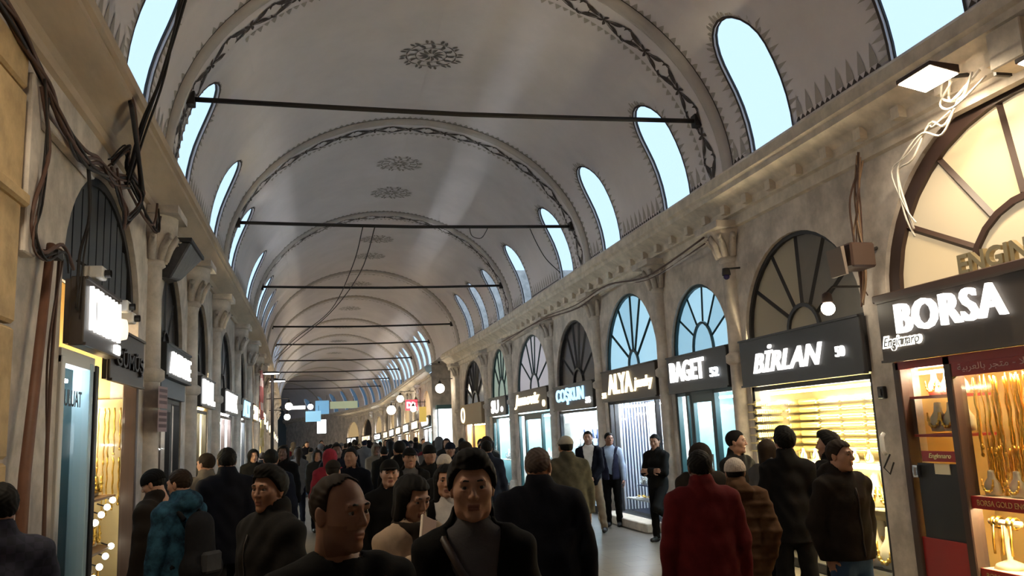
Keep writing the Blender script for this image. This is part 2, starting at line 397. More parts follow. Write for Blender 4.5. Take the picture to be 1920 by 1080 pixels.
# ornament round the windows
for left in (False, True):
    f = (lambda q: VL-q) if left else (lambda q: q)
    for yc in (WYL if left else WY):
        if yc > 34: continue
        out = win_outline(yc, left); mb = MB(); mp = MB(); k = len(out)
        for i, (u, y) in enumerate(out):
            a, b = out[max(0,i-1)], out[min(k-1,i+1)]; t = np.array([b[0]-a[0], b[1]-a[1]]); t /= np.linalg.norm(t); nrm = np.array([t[1], -t[0]])
            if nrm @ np.array([u-.9, y-yc]) < 0: nrm = -nrm
            mb.v += [V(f(u), y, -.006), V(f(u+nrm[0]*.035), y+nrm[1]*.035, -.006)]
            if i and i < k-1:
                for s in (0, .5):
                    un, yn = out[i+1]; uu, yy = u+(un-u)*s, y+(yn-y)*s
                    q0 = (uu+nrm[0]*.04, yy+nrm[1]*.04); h = .20 if s else .13; w = .035
                    pts = [(q0[0]-t[0]*w, q0[1]-t[1]*w), (q0[0]+t[0]*w, q0[1]+t[1]*w), (q0[0]+nrm[0]*h+t[0]*.003, q0[1]+nrm[1]*h)]
                    o = len(mp.v); mp.v += [V(f(a_), b_, -.005) for a_, b_ in pts]; mp.f.append((o,o+1,o+2)); mp.m.append(0)
        mb.f = [(2*i, 2*i+1, 2*i+3, 2*i+2) for i in range(k-1)]; mb.m = [0]*(k-1)
        mb.build('painted_window_outline', M['motif'], ceil); mp.build('painted_window_petals', M['motif2'], ceil)
    # zigzag and petals along the foot of the vault between the windows
    mz = MB(); mp = MB(); y = 3.0
    while y < 31:
        if min(abs(y-w) for w in (WYL if left else WY)) > .62 and min(abs(y-b-.1) for b in BANDS) > .5:
            o = len(mz.v); mz.v += [V(f(.10), y, -.008), V(f(.10), y+.1, -.008), V(f(.16), y+.05, -.008)]; mz.f.append((o,o+1,o+2)); mz.m.append(0)
            if int(y*10) % 2 == 0:
                o = len(mp.v); mp.v += [V(f(.16), y-.06, -.006), V(f(.16), y+.08, -.006), V(f(.26), y+.06, -.006), V(f(.42), y+.01, -.006), V(f(.26), y-.04, -.006)]; mp.f.append((o,o+1,o+2,o+3,o+4)); mp.m.append(0)
        y += .1
    mz.build('painted_foot_zigzag', M['motif'], ceil); mp.build('painted_foot_petals', M['motif2'], ceil)
# rosettes on the crown
for ym in (7.6, 13.6, 19.6, 22.1, 27.6, 30.3, 36.0, 42.3, 48.3, 54.0, 60):
    mb = MB(); fn = lambda a, b: V(VL/2+a, ym+b, -.01)
    for k in range(12):
        t = 2*PI*k/12
        for r0, r1, w, bu in ((.05,.24,.05,.15), (.26,.42,.06,-.2), (.44,.56,.045,.1)):
            lens(mb, (r0*math.cos(t), r0*math.sin(t)), (r1*math.cos(t+.12), r1*math.sin(t+.12)), bu, w, fn, 4)
        t2 = t+PI/12
        lens(mb, (.43*math.cos(t), .43*math.sin(t)), (.43*math.cos(t+PI/6), .43*math.sin(t+PI/6)), -.12, .022, fn, 4)
        lens(mb, (.27*math.cos(t2), .27*math.sin(t2)), (.27*math.cos(t2+PI/6), .27*math.sin(t2+PI/6)), -.12, .02, fn, 4)
        lens(mb, (.46*math.cos(t2), .46*math.sin(t2)), (.58*math.cos(t2), .58*math.sin(t2)), 0, .05, fn, 4)
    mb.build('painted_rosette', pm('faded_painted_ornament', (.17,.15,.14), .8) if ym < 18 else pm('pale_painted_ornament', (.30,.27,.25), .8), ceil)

# iron tie rods
RODL = {10.55: 'thick dark iron tie rod across the vault between the BİRLAN and BAGET shops', 16.95: 'dark iron tie rod across the vault above the ALYA shop',
        24.4: 'dark iron tie rod across the vault before the side street opening'}
for bi, yb in enumerate(BANDS[1:10]):
    h = .97; hx = VA*math.sqrt(1-(h/VB)**2)-.02; z = VZ+h; y = yb+.28
    lab = RODL.get(yb); t = thing('tie_rod', (CX, y, z), lab or '%s thin iron tie rod across the vault, counted from the side street' % ORD[bi-3], 'tie rod', 'tie rods of the vault')
    mb = MB(); mb.tube([(CX-hx, y, z), (CX-hx/2, y, z-.03), (CX, y, z-.05), (CX+hx/2, y, z-.03), (CX+hx, y, z)], .036, 8); mb.build('bar', M['iron'], t, smooth=True)
    for e in (-1, 1):
        mb = MB(); x = CX+e*hx; mb.box(x-.05, x+.05, y-.07, y+.07, z-.09, z+.09); mb.build('end_plate', M['iron'], t)
# ------------------------------------------------------------------ shops
def lit(name, col, e): return pm('lit_'+name, col, .5, emit=e)
def sector(mb, sd, b, k0, k1, a0, a1, d, n=5):
    o = len(mb.v)
    for i in range(n+1):
        a = a0+(a1-a0)*i/n
        for k in (k0, k1):
            ka, kr = (k if isinstance(k, tuple) else (k, k))
            mb.v.append(sd.P(b['c']+ka*b['a']*math.cos(a), d, b['zs']+kr*b['r']*math.sin(a)))
    mb.f += [(o+2*i, o+2*i+1, o+2*i+3, o+2*i+2) for i in range(n)]; mb.m += [0]*n
def arc_bar(mb, sd, b, k0, k1, d0, d1, n=18):
    o = len(mb.v)
    for i in range(n+1):
        a = PI*i/n
        for k, d in ((k0,d0),(k1,d0),(k1,d1),(k0,d1)):
            ka, kr = (k if isinstance(k, tuple) else (k, k))
            mb.v.append(sd.P(b['c']+ka*b['a']*math.cos(a), d, b['zs']+kr*b['r']*math.sin(a)))
    for i in range(n):
        for j in range(4): p = o+4*i+j; q = o+4*i+(j+1) % 4; mb.f.append((p, q, q+4, p+4)); mb.m.append(0)
def lunette(root, sd, b, frame, panes, angs, hub=.36, fw=.06, bar=.03, d=.10, hubr=None):
    """fan light: frame, hub, radial mullions and one pane for each field"""
    ko = (1-fw/b['a'], 1-fw/b['r']); h = (hub, hubr or hub); hi = (h[0]-bar/b['a'], h[1]-bar/b['r'])
    mb = MB(); arc_bar(mb, sd, b, ko, (1, 1), d-.05, d+.06); mb.build('arch_frame', frame, root)
    mb = MB(); arc_bar(mb, sd, b, hi, h, d-.035, d+.03, 12); mb.build('hub_ring', frame, root)
    A = [0]+[math.radians(a) for a in angs]+[PI]
    for a in A[1:-1]:
        mb = MB(); p0 = sd.P(b['c']+h[0]*b['a']*math.cos(a), d, b['zs']+h[1]*b['r']*math.sin(a)); p1 = sd.P(b['c']+ko[0]*b['a']*math.cos(a), d, b['zs']+ko[1]*b['r']*math.sin(a))
        mb.tube([p0, p1], bar*.62, 4); mb.build('mullion', frame, root)
    for i in range(len(A)-1):
        mb = MB(); sector(mb, sd, b, h, ko, A[i], A[i+1], d); mb.build('pane', panes[i % len(panes)], root)
    mb = MB(); sector(mb, sd, b, (0,0), hi, 0, PI, d, 12); mb.build('pane', panes[len(A) % len(panes)], root)
    mb = MB(); sd.box(mb, b['c']-b['a'], b['c']+b['a'], d-.06, d+.06, b['zs']-.06, b['zs']+.03); mb.build('transom', frame, root)
def interior(root, sd, b, mat, depth=1.1, floor=0):
    t0, t1, z1 = b['c']-b['a']-.02, b['c']+b['a']+.02, b['zs']+b['r']+.08; d0, d1 = .27, depth; mb = MB()
    P = sd.P; mb.v = [P(t0,d0,0),P(t1,d0,0),P(t1,d0,z1),P(t0,d0,z1),P(t0,d1,0),P(t1,d1,0),P(t1,d1,z1),P(t0,d1,z1)]
    mb.f = [(4,5,6,7),(0,4,7,3),(1,5,6,2),(3,2,6,7),(0,1,5,4)]; mb.m = [0]*5
    return mb.build('interior', mat, root)
def lettering(root, sd, txt, t0, t1, z0, z1, d, mat, bold=0.009, shear=0, ex=.03, name=None, rise=0, spacing=1.0):
    """text running from t0 to t1 on the plane d; raised letters are one part each, flat print is one part"""
    vs, fs, asp = text_geo(txt, bold, shear, spacing, .05)
    P = [sd.P(t0+(t1-t0)*v[0], d-ex*v[2], z0+(z1-z0)*v[1]+rise*v[0]) for v in vs]
    if ex < .02 or name:
        mb = MB(); mb.v = P; mb.f = fs; mb.m = [0]*len(fs); return tag(mb.build(name or 'printed_words', mat, root), kind='stuff')
    par = list(range(len(vs)))
    def find(i):
        while par[i] != i: par[i] = par[par[i]]; i = par[i]
        return i
    for f in fs:
        for q in f[1:]: par[find(q)] = find(f[0])
    comp = {}
    for i in range(len(vs)): comp.setdefault(find(i), []).append(i)
    seg = sorted([[min(vs[i][0] for i in c), max(vs[i][0] for i in c), c] for c in comp.values()], key=lambda q: q[0]+q[1]); out = []
    for q in seg:                                   # dots and cedillas join the letter they belong to
        if out and min(q[1], out[-1][1])-max(q[0], out[-1][0]) > .55*min(q[1]-q[0], out[-1][1]-out[-1][0]): out[-1] = [min(q[0], out[-1][0]), max(q[1], out[-1][1]), out[-1][2]+q[2]]
        else: out.append(q)
    for _, _, c in out:
        ix = {i: k for k, i in enumerate(c)}; mb = MB(); mb.v = [P[i] for i in c]; mb.f = [tuple(ix[i] for i in f) for f in fs if f[0] in ix]; mb.m = [0]*len(mb.f)
        mb.build('letter', mat, root)
def sign(sd, t0, t1, z0, z1, board, label, group=None, d=-.10, texts=(), back=-.045, name='shop_sign'):
    t = thing(name, sd.P((t0+t1)/2, d/2, z0), label, 'sign', group)
    mb = MB(); sd.box(mb, t0, t1, d, back, z0, z1); mb.build('sign_board', board, t, bevel=.008)
    mb = MB(); sd.box(mb, t0+.02, t1-.02, back, .0, z0+.02, z1-.02); mb.build('sign_backing', board, t)
    for e in (z0, z1-.025):
        mb = MB(); sd.box(mb, t0-.01*0, t1, d-.02, d, e, e+.025); mb.build('sign_edge', board, t)
    for x in texts:
        lettering(t, sd, x[0], x[1], x[2], x[3], x[4], d-.002, x[5], **(x[6] if len(x) > 6 else {}))
    return t
def front(root, sd, b, frame, z1, plinth=.3, posts=(), door=None, glassm=None, d=.06, pl=None):
    """display window: plinth, frame posts and head, one pane for each field, optional glass door (index of its field)"""
    t0, t1 = b['c']-b['a'], b['c']+b['a']; w = .06
    mb = MB(); sd.box(mb, t0, t1, -.04, .26, 0, plinth); mb.build('plinth', pl or M['dark'], root, bevel=.01)
    xs = sorted([t0+w/2, *posts, t1-w/2])
    for x in xs: mb = MB(); sd.box(mb, x-w/2, x+w/2, d-.04, d+.04, plinth, z1); mb.build('frame_post', frame, root)
    mb = MB(); sd.box(mb, t0, t1, d-.04, d+.04, z1-.06, z1); mb.build('frame_head', frame, root)
    for i in range(len(xs)-1):
        a, c = xs[i]+w/2, xs[i+1]-w/2
        if door is not None and i == door:
            mb = MB()
            for q in ((a,a+.07,plinth,z1-.06),(c-.07,c,plinth,z1-.06),(a+.07,c-.07,z1-.18,z1-.06),(a+.07,c-.07,plinth,plinth+.12)): sd.box(mb, q[0], q[1], d-.035, d+.03, q[2], q[3])
            dr = mb.build('door', frame, root)
            mb = MB(); mb.add([sd.P(a+.07,d,plinth+.12), sd.P(c-.07,d,plinth+.12), sd.P(c-.07,d,z1-.18), sd.P(a+.07,d,z1-.18)], [(0,1,2,3)]); mb.build('door_pane', glassm or M['glass'], dr)
            mb = MB(); mb.tube([sd.P(a+.11,d-.06,.95), sd.P(a+.11,d-.06,1.35)], .014); mb.build('door_handle', M['silver'], dr)
        else:
            mb = MB(); mb.add([sd.P(a,d,plinth), sd.P(c,d,plinth), sd.P(c,d,z1-.06), sd.P(a,d,z1-.06)], [(0,1,2,3)]); mb.build('display_pane', glassm or M['glass'], root)
def strip(root, sd, t0, t1, d, z, mat, w=.05):
    mb = MB(); sd.box(mb, t0, t1, d, d+w, z, z+.03); mb.build('light_strip', mat, root)
def shelf(root, sd, t0, t1, d0, d1, z, mat, th=.025):
    mb = MB(); sd.box(mb, t0, t1, d0, d1, z-th, z); return mb.build('shelf', mat, root)
def shop(sd, b, label, group=None, name='jewellery_shop'):
    return thing(name, sd.P(b['c'], .1, 0), label, 'shop', group)

# goods: one mesh of each kind, copied
def proto(mbs, name, mats):
    """mbs: [(MB, part name, material)] in local coordinates; first is the root mesh or an Empty"""
    return mbs
_gm = {}
def mesh_of(key, fn, mats, smooth=True):
    if key not in _gm:
        mb = fn(); me = bpy.data.meshes.new(key); me.from_pydata(mb.v, [], mb.f)
        for m in (mats if isinstance(mats, (list, tuple)) else [mats]): me.materials.append(m)
        if any(mb.m): me.polygons.foreach_set('material_index', mb.m)
        if smooth: me.polygons.foreach_set('use_smooth', [True]*len(mb.f))
        _gm[key] = me
    return _gm[key]
def put(key, name, loc, label, cat, group, parts=(), rz=0, sc=1.0):
    """place a thing made of shared meshes: key is the root mesh, parts are (key, name) children"""
    o = bpy.data.objects.new(name, _gm[key]); COL.objects.link(o); o.location = warp(loc); o.rotation_euler = (0,0,rz); o.scale = (sc,sc,sc) if not isinstance(sc, tuple) else sc
    tag(o, label, cat, group)
    for k, nme in parts: c = bpy.data.objects.new(nme, _gm[k]); COL.objects.link(c); c.parent = o
    return o
# local frame of the goods: x towards the street (-) / the back (+), y along the wall, z up
def g_bangles():
    mb = MB(); prof = []
    for i in range(13): y = -.19+.38*i/12; prof += [(.034, y-.013), (.041, y), (.034, y+.013)]
    return mb.lathe([(0, -.21)]+prof+[(0, .21)], n=10, axis='y')
mesh_of('bangles', g_bangles, M['goldp'])
mesh_of('rod', lambda: MB().tube([(0,-.24,0),(0,.24,0)], .012, 6), M['goldp'])
mesh_of('rodarm', lambda: MB().tube([(0,-.23,0),(.14,-.23,0)], .008, 5), M['goldp']); mesh_of('rodarm2', lambda: MB().tube([(0,.23,0),(.14,.23,0)], .008, 5), M['goldp'])
def g_bust():
    mb = MB(); pr = [(.0,0),(.075,.005),(.085,.05),(.075,.12),(.04,.17),(.033,.22),(.03,.24),(0,.245)]
    mb.lathe(pr, n=12)
    mb.v = [(v[0]*.6, v[1]*1.15, v[2]) for v in mb.v]; return mb
mesh_of('bust', g_bust, M['cream']); mesh_of('bustw', g_bust, M['white']); mesh_of('bustd', g_bust, pm('blue_velvet', (.04,.06,.14), .8))
def g_neck(w=.085, h=.12, r=.009):
    mb = MB(); pts = []
    for i in range(15): a = PI*(1.0*i/14); pts.append((-.052-.01*math.sin(a), w*.8*math.cos(a), .16-h*math.sin(a)**.8))
    mb.tube(pts, r, 5)
    for i in range(2, 13, 2): mb.ball(pts[i], r*1.7, 6)
    return mb
mesh_of('necklace', g_neck, M['gold']); mesh_of('necklaces', g_neck, M['silver'])
def g_chain(seed, ln):
    r = random.Random(seed); mb = MB(); x = r.uniform(-.01,.01); pts = [(x*math.sin(i*1.3), .006*math.sin(i*2.1+seed), -ln*i/10) for i in range(11)]
    rr = r.uniform(.006, .012); mb.tube(pts, [rr*(1+.35*(i % 2)) for i in range(11)], 5)
    mb.ball((0,0,-ln-.02), (.012, r.uniform(.014,.03), r.uniform(.02,.035)), 6); return mb
for i in range(5): mesh_of('chain%d' % i, lambda i=i: g_chain(i, .62+.07*i), M['gold']); mesh_of('chains%d' % i, lambda i=i: g_chain(i+9, .40+.05*i), M['gold'])
def g_stand():
    mb = MB(); mb.lathe([(0,0),(.07,0),(.06,.02),(.012,.04),(.010,.20),(0,.21)], n=10); mb.tube([(0,-.09,.2),(0,.09,.2)], .014, 6); return mb
mesh_of('stand', g_stand, M['cream'])
def g_cuff():
    mb = MB()
    for y in (-.06,-.03,.03,.06): mb.lathe([(.022,-.008),(.03,0),(.022,.008)], (0,y,.2), 10, axis='y')
    for y in (-.05,.0,.05): mb.tube([(-.018,y,.19),(-.03,y,.12),(-.02,y+.01,.06)], .006, 5)
    return mb
mesh_of('cuff', g_cuff, M['gold'])
def g_tray(): return MB().box(-.07,.07,-.14,.14,0,.02)
mesh_of('tray', g_tray, M['cream'], False); mesh_of('trayw', g_tray, M['white'], False)
def g_heap(seed=1):
    r = random.Random(seed); mb = MB()
    for i in range(16): mb.lathe([(.014,-.004),(.02,0),(.014,.004)], (r.uniform(-.05,.05), r.uniform(-.12,.12), .03+r.uniform(0,.02)), 7, axis=r.choice('xyz'))
    return mb
mesh_of('rings', g_heap, M['gold']); mesh_of('ringss', g_heap, M['silver'])
def g_sbox(): return MB().box(-.05,.05,-.05,.05,0,.03).box(.03,.045,-.05,.05,.03,.11)
mesh_of('jbox', g_sbox, M['white'], False)
def sx(sd): return 0 if sd.s > 0 else PI

# ---- right side
WG = lit('warm_strip', (1,.85,.6), 15*LAMP); WGs = lit('gold_strip', (1,.84,.52), 17*LAMP); CW = lit('cool_strip', (.86,.94,1), 24*LAMP)
gold_in = pm('pale_gold_panel', (.80,.66,.36), .7); teal_in = pm('teal_panel', (.33,.55,.58), .6); grey_in = pm('blue_grey_panel', (.12,.15,.24), .6)
dk_in = pm('dark_shop_interior', (.12,.09,.07), .7); warm_in = pm('amber_panel', (.62,.42,.15), .5)

# BORSA
b = RB[0]; s = shop(R, b, 'gold shop with brown arched fanlight and the BORSA sign, door at its side')
lunette(s, R, b, M['brown'], [lit('cream_fanlight', (.60,.46,.27), .16), lit('cream_fanlight_2', (.58,.47,.31), .13)], (28, 55, 83, 110, 140), hub=.42, fw=.16, bar=.06, hubr=.40)
interior(s, R, b, warm_in, 1.0)
mb = MB(); R.box(mb, 3.75, 7.55, -.02, .2, 0, .22); mb.build('plinth', M['brown'], s)
for t in (7.50, 6.78, 3.80): mb = MB(); R.box(mb, t-.05, t+.05, -.03, .12, .22, 2.36); mb.build('frame_post', M['brown'], s, bevel=.01)
mb = MB(); R.box(mb, 3.8, 7.5, -.03, .12, 2.28, 2.36); mb.build('frame_head', M['red'], s)
mb = MB(); R.box(mb, 6.83, 7.45, 0, .04, .22, .62, 0); mb.build('door_panel', M['red'], s)
mb = MB(); R.box(mb, 6.83, 7.40, .01, .05, .62, 1.34); mb.build('black_panel', M['black'], s)
mb = MB(); mb.add([R.P(6.83,.02,1.34), R.P(7.45,.02,1.34), R.P(7.45,.02,2.28), R.P(6.83,.02,2.28)], [(0,1,2,3)]); mb.build('door_pane', M['glass'], s)
mb = MB(); mb.tube([R.P(7.38,-.05,1.22), R.P(7.38,-.05,1.30)], .018); R.box(mb, 7.36, 7.43, -.03, 0, 1.2, 1.32); mb.build('door_handle', M['silver'], s)
mb = MB(); R.box(mb, 6.83, 7.30, -.005, .03, 1.36, 1.46); rp = mb.build('red_name_strip', M['red'], s)
lettering(rp, R, 'Enginnaro', 7.2, 6.9, 1.38, 1.44, -.006, M['goldp'], .01, .25, .004)
mb = MB(); R.box(mb, 6.95, 7.15, .0, .012, 1.24, 1.34); mb.build('paper_note', M['cream'], s)
mb = MB(); mb.add([R.P(3.85,.02,.22), R.P(6.73,.02,.22), R.P(6.73,.02,2.28), R.P(3.85,.02,2.28)], [(0,1,2,3)]); mb.build('display_pane', M['glass'], s)
mb = MB(); R.box(mb, 3.85, 6.73, -.02, .03, 2.16, 2.30); aw = mb.build('red_top_strip', M['red'], s)
ar = '\ufe94\ufef4\ufe91\ufeae\ufecc\ufedf\ufe8e\ufe91 \ufeae\ufea0\ufe98\ufee3 - \ufefc\ufeec\ufeb3 \ufeed \ufefc\ufeeb\ufe8d -'
lettering(aw, R, ar, 6.65, 5.35, 2.19, 2.27, -.022, pm('pink_print', (.75,.45,.42), .6), .0, 0, .003)
for z in (1.06, .42):
    sh = shelf(s, R, 3.85, 6.73, .03, .7, z, M['cream'], .03)
    mb = MB(); R.box(mb, 3.85, 6.73, .005, .03, z-.11, z); e = mb.build('red_shelf_edge', M['red'], s)
    for k in range(3): lettering(e, R, 'BORSA GOLD ENGINNARO', 6.66-.95*k, 5.85-.95*k, z-.08, z-.03, .004, pm('dark_gold_print', (.45,.28,.10), .5), .0, 0, .003)
for t in (1.62, 2.0): shelf(s, R, 6.83, 7.45, .06, .5, t, M['red'])
strip(s, R, 3.9, 6.7, .10, 2.22, WGs); strip(s, R, 3.9, 6.7, .10, .98, WGs); strip(s, R, 6.9, 7.4, .12, 2.22, WG)
lettering(s, R, 'ENGIN', 5.98, 5.3, 1.93, 2.13, .05, M['goldp'], .02, 0, .01)
k = 0
for tier, (zt, kind, n, dd) in enumerate(((2.14, 'chain', 92, .10), (1.50, 'chains', 84, .14))):
    for i in range(n):
        t = 6.68-2.6*i/n*.9+random.uniform(-.012,.012)
        if t < 4.2: continue
        put('%s%d' % (kind, random.randrange(5)), 'gold_chain', R.P(t, dd+random.uniform(0,.14), zt+random.uniform(-.02,.02)), 'gold chain with pendant hanging in the BORSA shop window', 'gold chain', 'gold chains in the BORSA window', sc=(.98, .98, .98 if tier == 0 else .8)); k += 1
for i in range(10):
    put('stand', 'bracelet_stand', R.P(6.58-.25*i, .2+.12*(i % 2), .42), 'cream stand of gold bracelets on the low BORSA shelf', 'jewellery stand', 'bracelet stands in the BORSA window', [('cuff', 'gold_bracelet')], sc=1.6 if i % 2 else 2.0)
for i in range(9):
    put('bust', 'necklace_bust', R.P(6.60-.29*i, .14, 1.06), 'small cream bust with gold necklace on the middle BORSA shelf', 'jewellery bust', 'necklace busts in the BORSA window', [('necklace', 'gold_necklace')], sc=.95)
for i in range(3):
    put('bust', 'necklace_bust', R.P(7.3-.18*i, .25, 1.64), 'cream bust with gold necklace on the lower BORSA door shelf', 'jewellery bust', 'necklace busts behind the BORSA door', [('necklace', 'gold_necklace')], sc=1.2)
    put('bust', 'necklace_bust', R.P(7.3-.18*i, .25, 2.0), 'cream bust with gold necklace on the upper BORSA door shelf', 'jewellery bust', 'necklace busts on the upper BORSA door shelf', [('necklace', 'gold_necklace')], sc=.95)
sg = sign(R, 3.75, 7.56, 2.36, 3.0, M['boardb'], 'dark brown shop sign with big lit white letters BORSA', texts=[('BORSA', 7.24, 5.86, 2.63, 2.93, M['lettw'], dict(bold=0.0135, spacing=1.1, ex=.05))], d=-.12)
lettering(sg, R, 'Enginnaro', 7.52, 6.93, 2.47, 2.63, -.125, pm('lit_white_outline', (.9,.88,.8), .5, emit=.8, ecol=(1,.95,.82)), .07, .3, .012, 'lettering_outline')
lettering(sg, R, 'Enginnaro', 7.49, 6.96, 2.49, 2.61, -.14, M['black'], .0, .3, .004)
mb = MB(); R.box(mb, 3.7, 7.6, -.14, .02, 2.99, 3.07); mb.build('top_moulding', M['brown'], sg, bevel=.01)
t = thing('standing_letters', R.P(5.8, -.05, 3.07), 'row of gold metal letters standing on top of the BORSA sign', 'letters')
lettering(t, R, 'ENGINWA', 6.42, 5.15, 3.07, 3.26, -.02, M['letts'], .03, 0, .05)

# BIRLAN
b = RB[1]; s = shop(R, b, 'gold shop with bright bangle display under the BİRLAN sign')
fan = pm('grey_fanlight_panel', (.20,.185,.165), .7, var=.15, scale=2); fan2 = pm('beige_fanlight_panel', (.42,.37,.28), .7)
lunette(s, R, b, M['dark'], [fan2, fan2, fan2, fan, fan, fan], (33, 62, 90, 118, 147), hub=.28, hubr=.27, fw=.05, bar=.05)
interior(s, R, b, gold_in, .95); front(s, R, b, M['dark'], 2.28, .12)
strip(s, R, 8.05, 10.45, .12, 2.16, WGs, .06); strip(s, R, 8.05, 10.45, .12, 1.24, WGs, .04)
for z in (1.28, .78): shelf(s, R, 8.0, 10.5, .34, .93, z, M['cream'])
for r in range(7):
    for c in range(5):
        put('bangles', 'bangle_roll', R.P(10.16-.48*c, .62, 1.42+.105*r), 'roll of gold bangles on a rod in the BİRLAN window', 'bangles', 'bangle rolls in the BİRLAN window', [('rod', 'rod'), ('rodarm', 'arm'), ('rodarm2', 'arm')], sc=(1,1,1))
for r in range(7):
    for c in range(2):
        put('bangles', 'bangle_roll', R.P(10.46, .18+.50*c, 1.42+.105*r), 'roll of gold bangles on the end wall of the BİRLAN window', 'bangles', 'bangle rolls on the BİRLAN end wall', [('rod', 'rod'), ('rodarm', 'arm'), ('rodarm2', 'arm')], rz=PI/2)
for r, (z, n, d) in enumerate(((1.28, 9, .42), (.78, 9, .45), (.78, 8, .7), (.12, 8, .4), (.12, 8, .7))):
    for c in range(n):
        put('bust', 'necklace_bust', R.P(10.36-2.2*c/(n-1) - (.07 if r in (2, 4) else 0), d, z), 'cream bust with gold necklace in the BİRLAN window', 'jewellery bust', 'necklace busts in the BİRLAN window', [('necklace', 'gold_necklace')], sc=.66 if r == 0 else (1.5 if r > 0 and z > .5 else 1.9))
sign(R, 7.90, 10.60, 2.28, 2.93, M['board'], 'charcoal shop sign with slanted lit letters BİRLAN and number 50',
     texts=[('BİRLAN', 10.22, 8.62, 2.45, 2.80, M['lettw'], dict(bold=0.013, shear=.35)), ('50', 8.36, 8.20, 2.50, 2.62, M['lettw'], dict(bold=0.009))])

# BAGET
b = RB[2]; s = shop(R, b, 'teal-framed shop with pale blue fanlight under the BAGET sign'); bl = lit('pale_blue_fanlight', (.30,.52,.66), .26); bl2 = lit('pale_blue_fanlight_2', (.26,.48,.63), .22)
lunette(s, R, b, M['green'], [bl2, bl2, bl, bl, bl2, bl], (35, 62, 95, 122, 150), hub=.36, hubr=.45, fw=.05, bar=.035)
interior(s, R, b, teal_in, 1.3); front(s, R, b, M['green'], 2.33, .10, (12.72, 12.58, 11.75), door=1)
strip(s, R, 11.1, 13.0, .42, 2.2, CW, .06)
mb = MB(); mb.add([R.P(11.08,.75,.1), R.P(12.4,.75,.1), R.P(12.4,.75,2.3), R.P(11.08,.75,2.3)], [(0,1,2,3)]); mb.build('back_panel', teal_in, s)
for c in range(7):
    put('bustw', 'necklace_bust', R.P(11.65-.08*c, .3+.04*(c % 3), .4+.22*c), 'white bust with silver necklace in the BAGET window', 'jewellery bust', 'busts in the BAGET window', [('necklaces', 'silver_necklace')], sc=.9)
    shelf(s, R, 11.6-.08*c, 11.72-.08*c, .2, .5, .4+.22*c, M['white'], .012)
sign(R, 11.0, 13.14, 2.32, 2.93, M['board'], 'charcoal shop sign with thick lit letters BAGET and number 52',
     texts=[('BAGET', 12.98, 11.72, 2.50, 2.83, M['lettw'], dict(bold=0.022)), ('52', 11.52, 11.26, 2.50, 2.64, pm('lit_grey_letter', (.7,.75,.8), .5, emit=.9), dict(bold=0.013))])

# ALYA
b = RB[3]; s = shop(R, b, 'shop with pale blue fanlight and striped blue display under the ALYA sign')
lunette(s, R, b, M['green'], [bl, bl, bl2, bl2, bl], (32, 60, 90, 112, 140), hub=.2, hubr=.24, fw=.05, bar=.05)
interior(s, R, b, grey_in, .9); front(s, R, b, M['dark'], 2.33, .16, (16.2, 14.05))
strip(s, R, 13.8, 16.4, .32, 2.2, CW, .05)
for i in range(22):
    mb = MB(); (R.box(mb, 16.40, 16.43, .14+.066*i, .165+.066*i, .16, 2.3) if i < 12 else R.box(mb, 16.38-.085*(i-12), 16.41-.085*(i-12), .84, .87, .16, 2.3)); mb.build('slat', pm('white_blue_slat', (.8,.84,.9), .4), s)
for r in range(5):
    for c in range(6-r):
        put('bustw', 'necklace_bust', R.P(13.95+.26*c+.02*r, .2+.07*r, .7+.26*r), 'white bust with silver necklace in the ALYA window', 'jewellery bust', 'silver necklace busts in the ALYA window', [('necklaces', 'silver_necklace')], sc=1.0)
    shelf(s, R, 13.8, 15.5-.27*r, .14+.07*r, .32+.07*r, .7+.26*r, pm('blue_velvet', (.04,.06,.14), .8), .015)
for c in range(6):
    put('trayw', 'ring_tray', R.P(14.1+.32*c, .3, .42), 'white tray of gold rings low in the ALYA window', 'jewellery tray', 'ring trays in the ALYA window', [('rings', 'gold_ring_rows')], sc=1.0)
shelf(s, R, 13.8, 16.2, .16, .5, .42, M['white'])
sign(R, 13.66, 16.52, 2.32, 2.95, M['boardb'], 'brown shop sign with lit cream letters ALYA jewelry',
     texts=[('ALYA', 16.1, 14.75, 2.46, 2.86, M['lettc'], dict(bold=0.022)), ('jewelry', 14.65, 13.78, 2.46, 2.72, M['lettc'], dict(bold=0.018, shear=.2)), ('54', 16.48, 16.26, 2.40, 2.52, M['lettc'], dict(bold=0.027))])

# COSKUN
b = RB[4]; s = shop(R, b, 'shop with dark brown fanlight and white lit display under the COŞKUN sign'); br_ = pm('dark_brown_glass', (.035,.027,.025), .25)
lunette(s, R, b, M['dark'], [br_], (30, 58, 80, 100, 122, 150), hub=.25, fw=.05, bar=.045)
interior(s, R, b, pm('pale_panel', (.6,.7,.75), .6), .9); front(s, R, b, M['dark'], 2.25, .16)
strip(s, R, 17.3, 20.1, .52, 2.1, CW, .07); mb = MB(); R.box(mb, 17.3, 20.1, .12, .5, 1.95, 2.12); mb.build('lit_valance', lit('white_valance', (.8,.95,1), .5), s)
for r in range(4):
    for c in range(8):
        put('bustd' if (r+c) % 3 else 'bustw', 'necklace_bust', R.P(17.45+.33*c, .2+.1*r, .9+.22*r), 'velvet bust with silver necklace in the COŞKUN window', 'jewellery bust', 'necklace busts in the COŞKUN window', [('necklaces', 'silver_necklace')], sc=.95)
    shelf(s, R, 17.3, 20.1, .14+.1*r, .32+.1*r, .9+.22*r, M['white'], .015)
sign(R, 17.15, 20.25, 2.25, 2.85, M['board'], 'charcoal shop sign with lit blue letters COŞKUN',
     texts=[('COŞKUN', 19.95, 17.75, 2.38, 2.78, M['lettb'], dict(bold=0.018)), ('56', 17.62, 17.3, 2.36, 2.50, M['lettw'], dict(bold=0.036))])

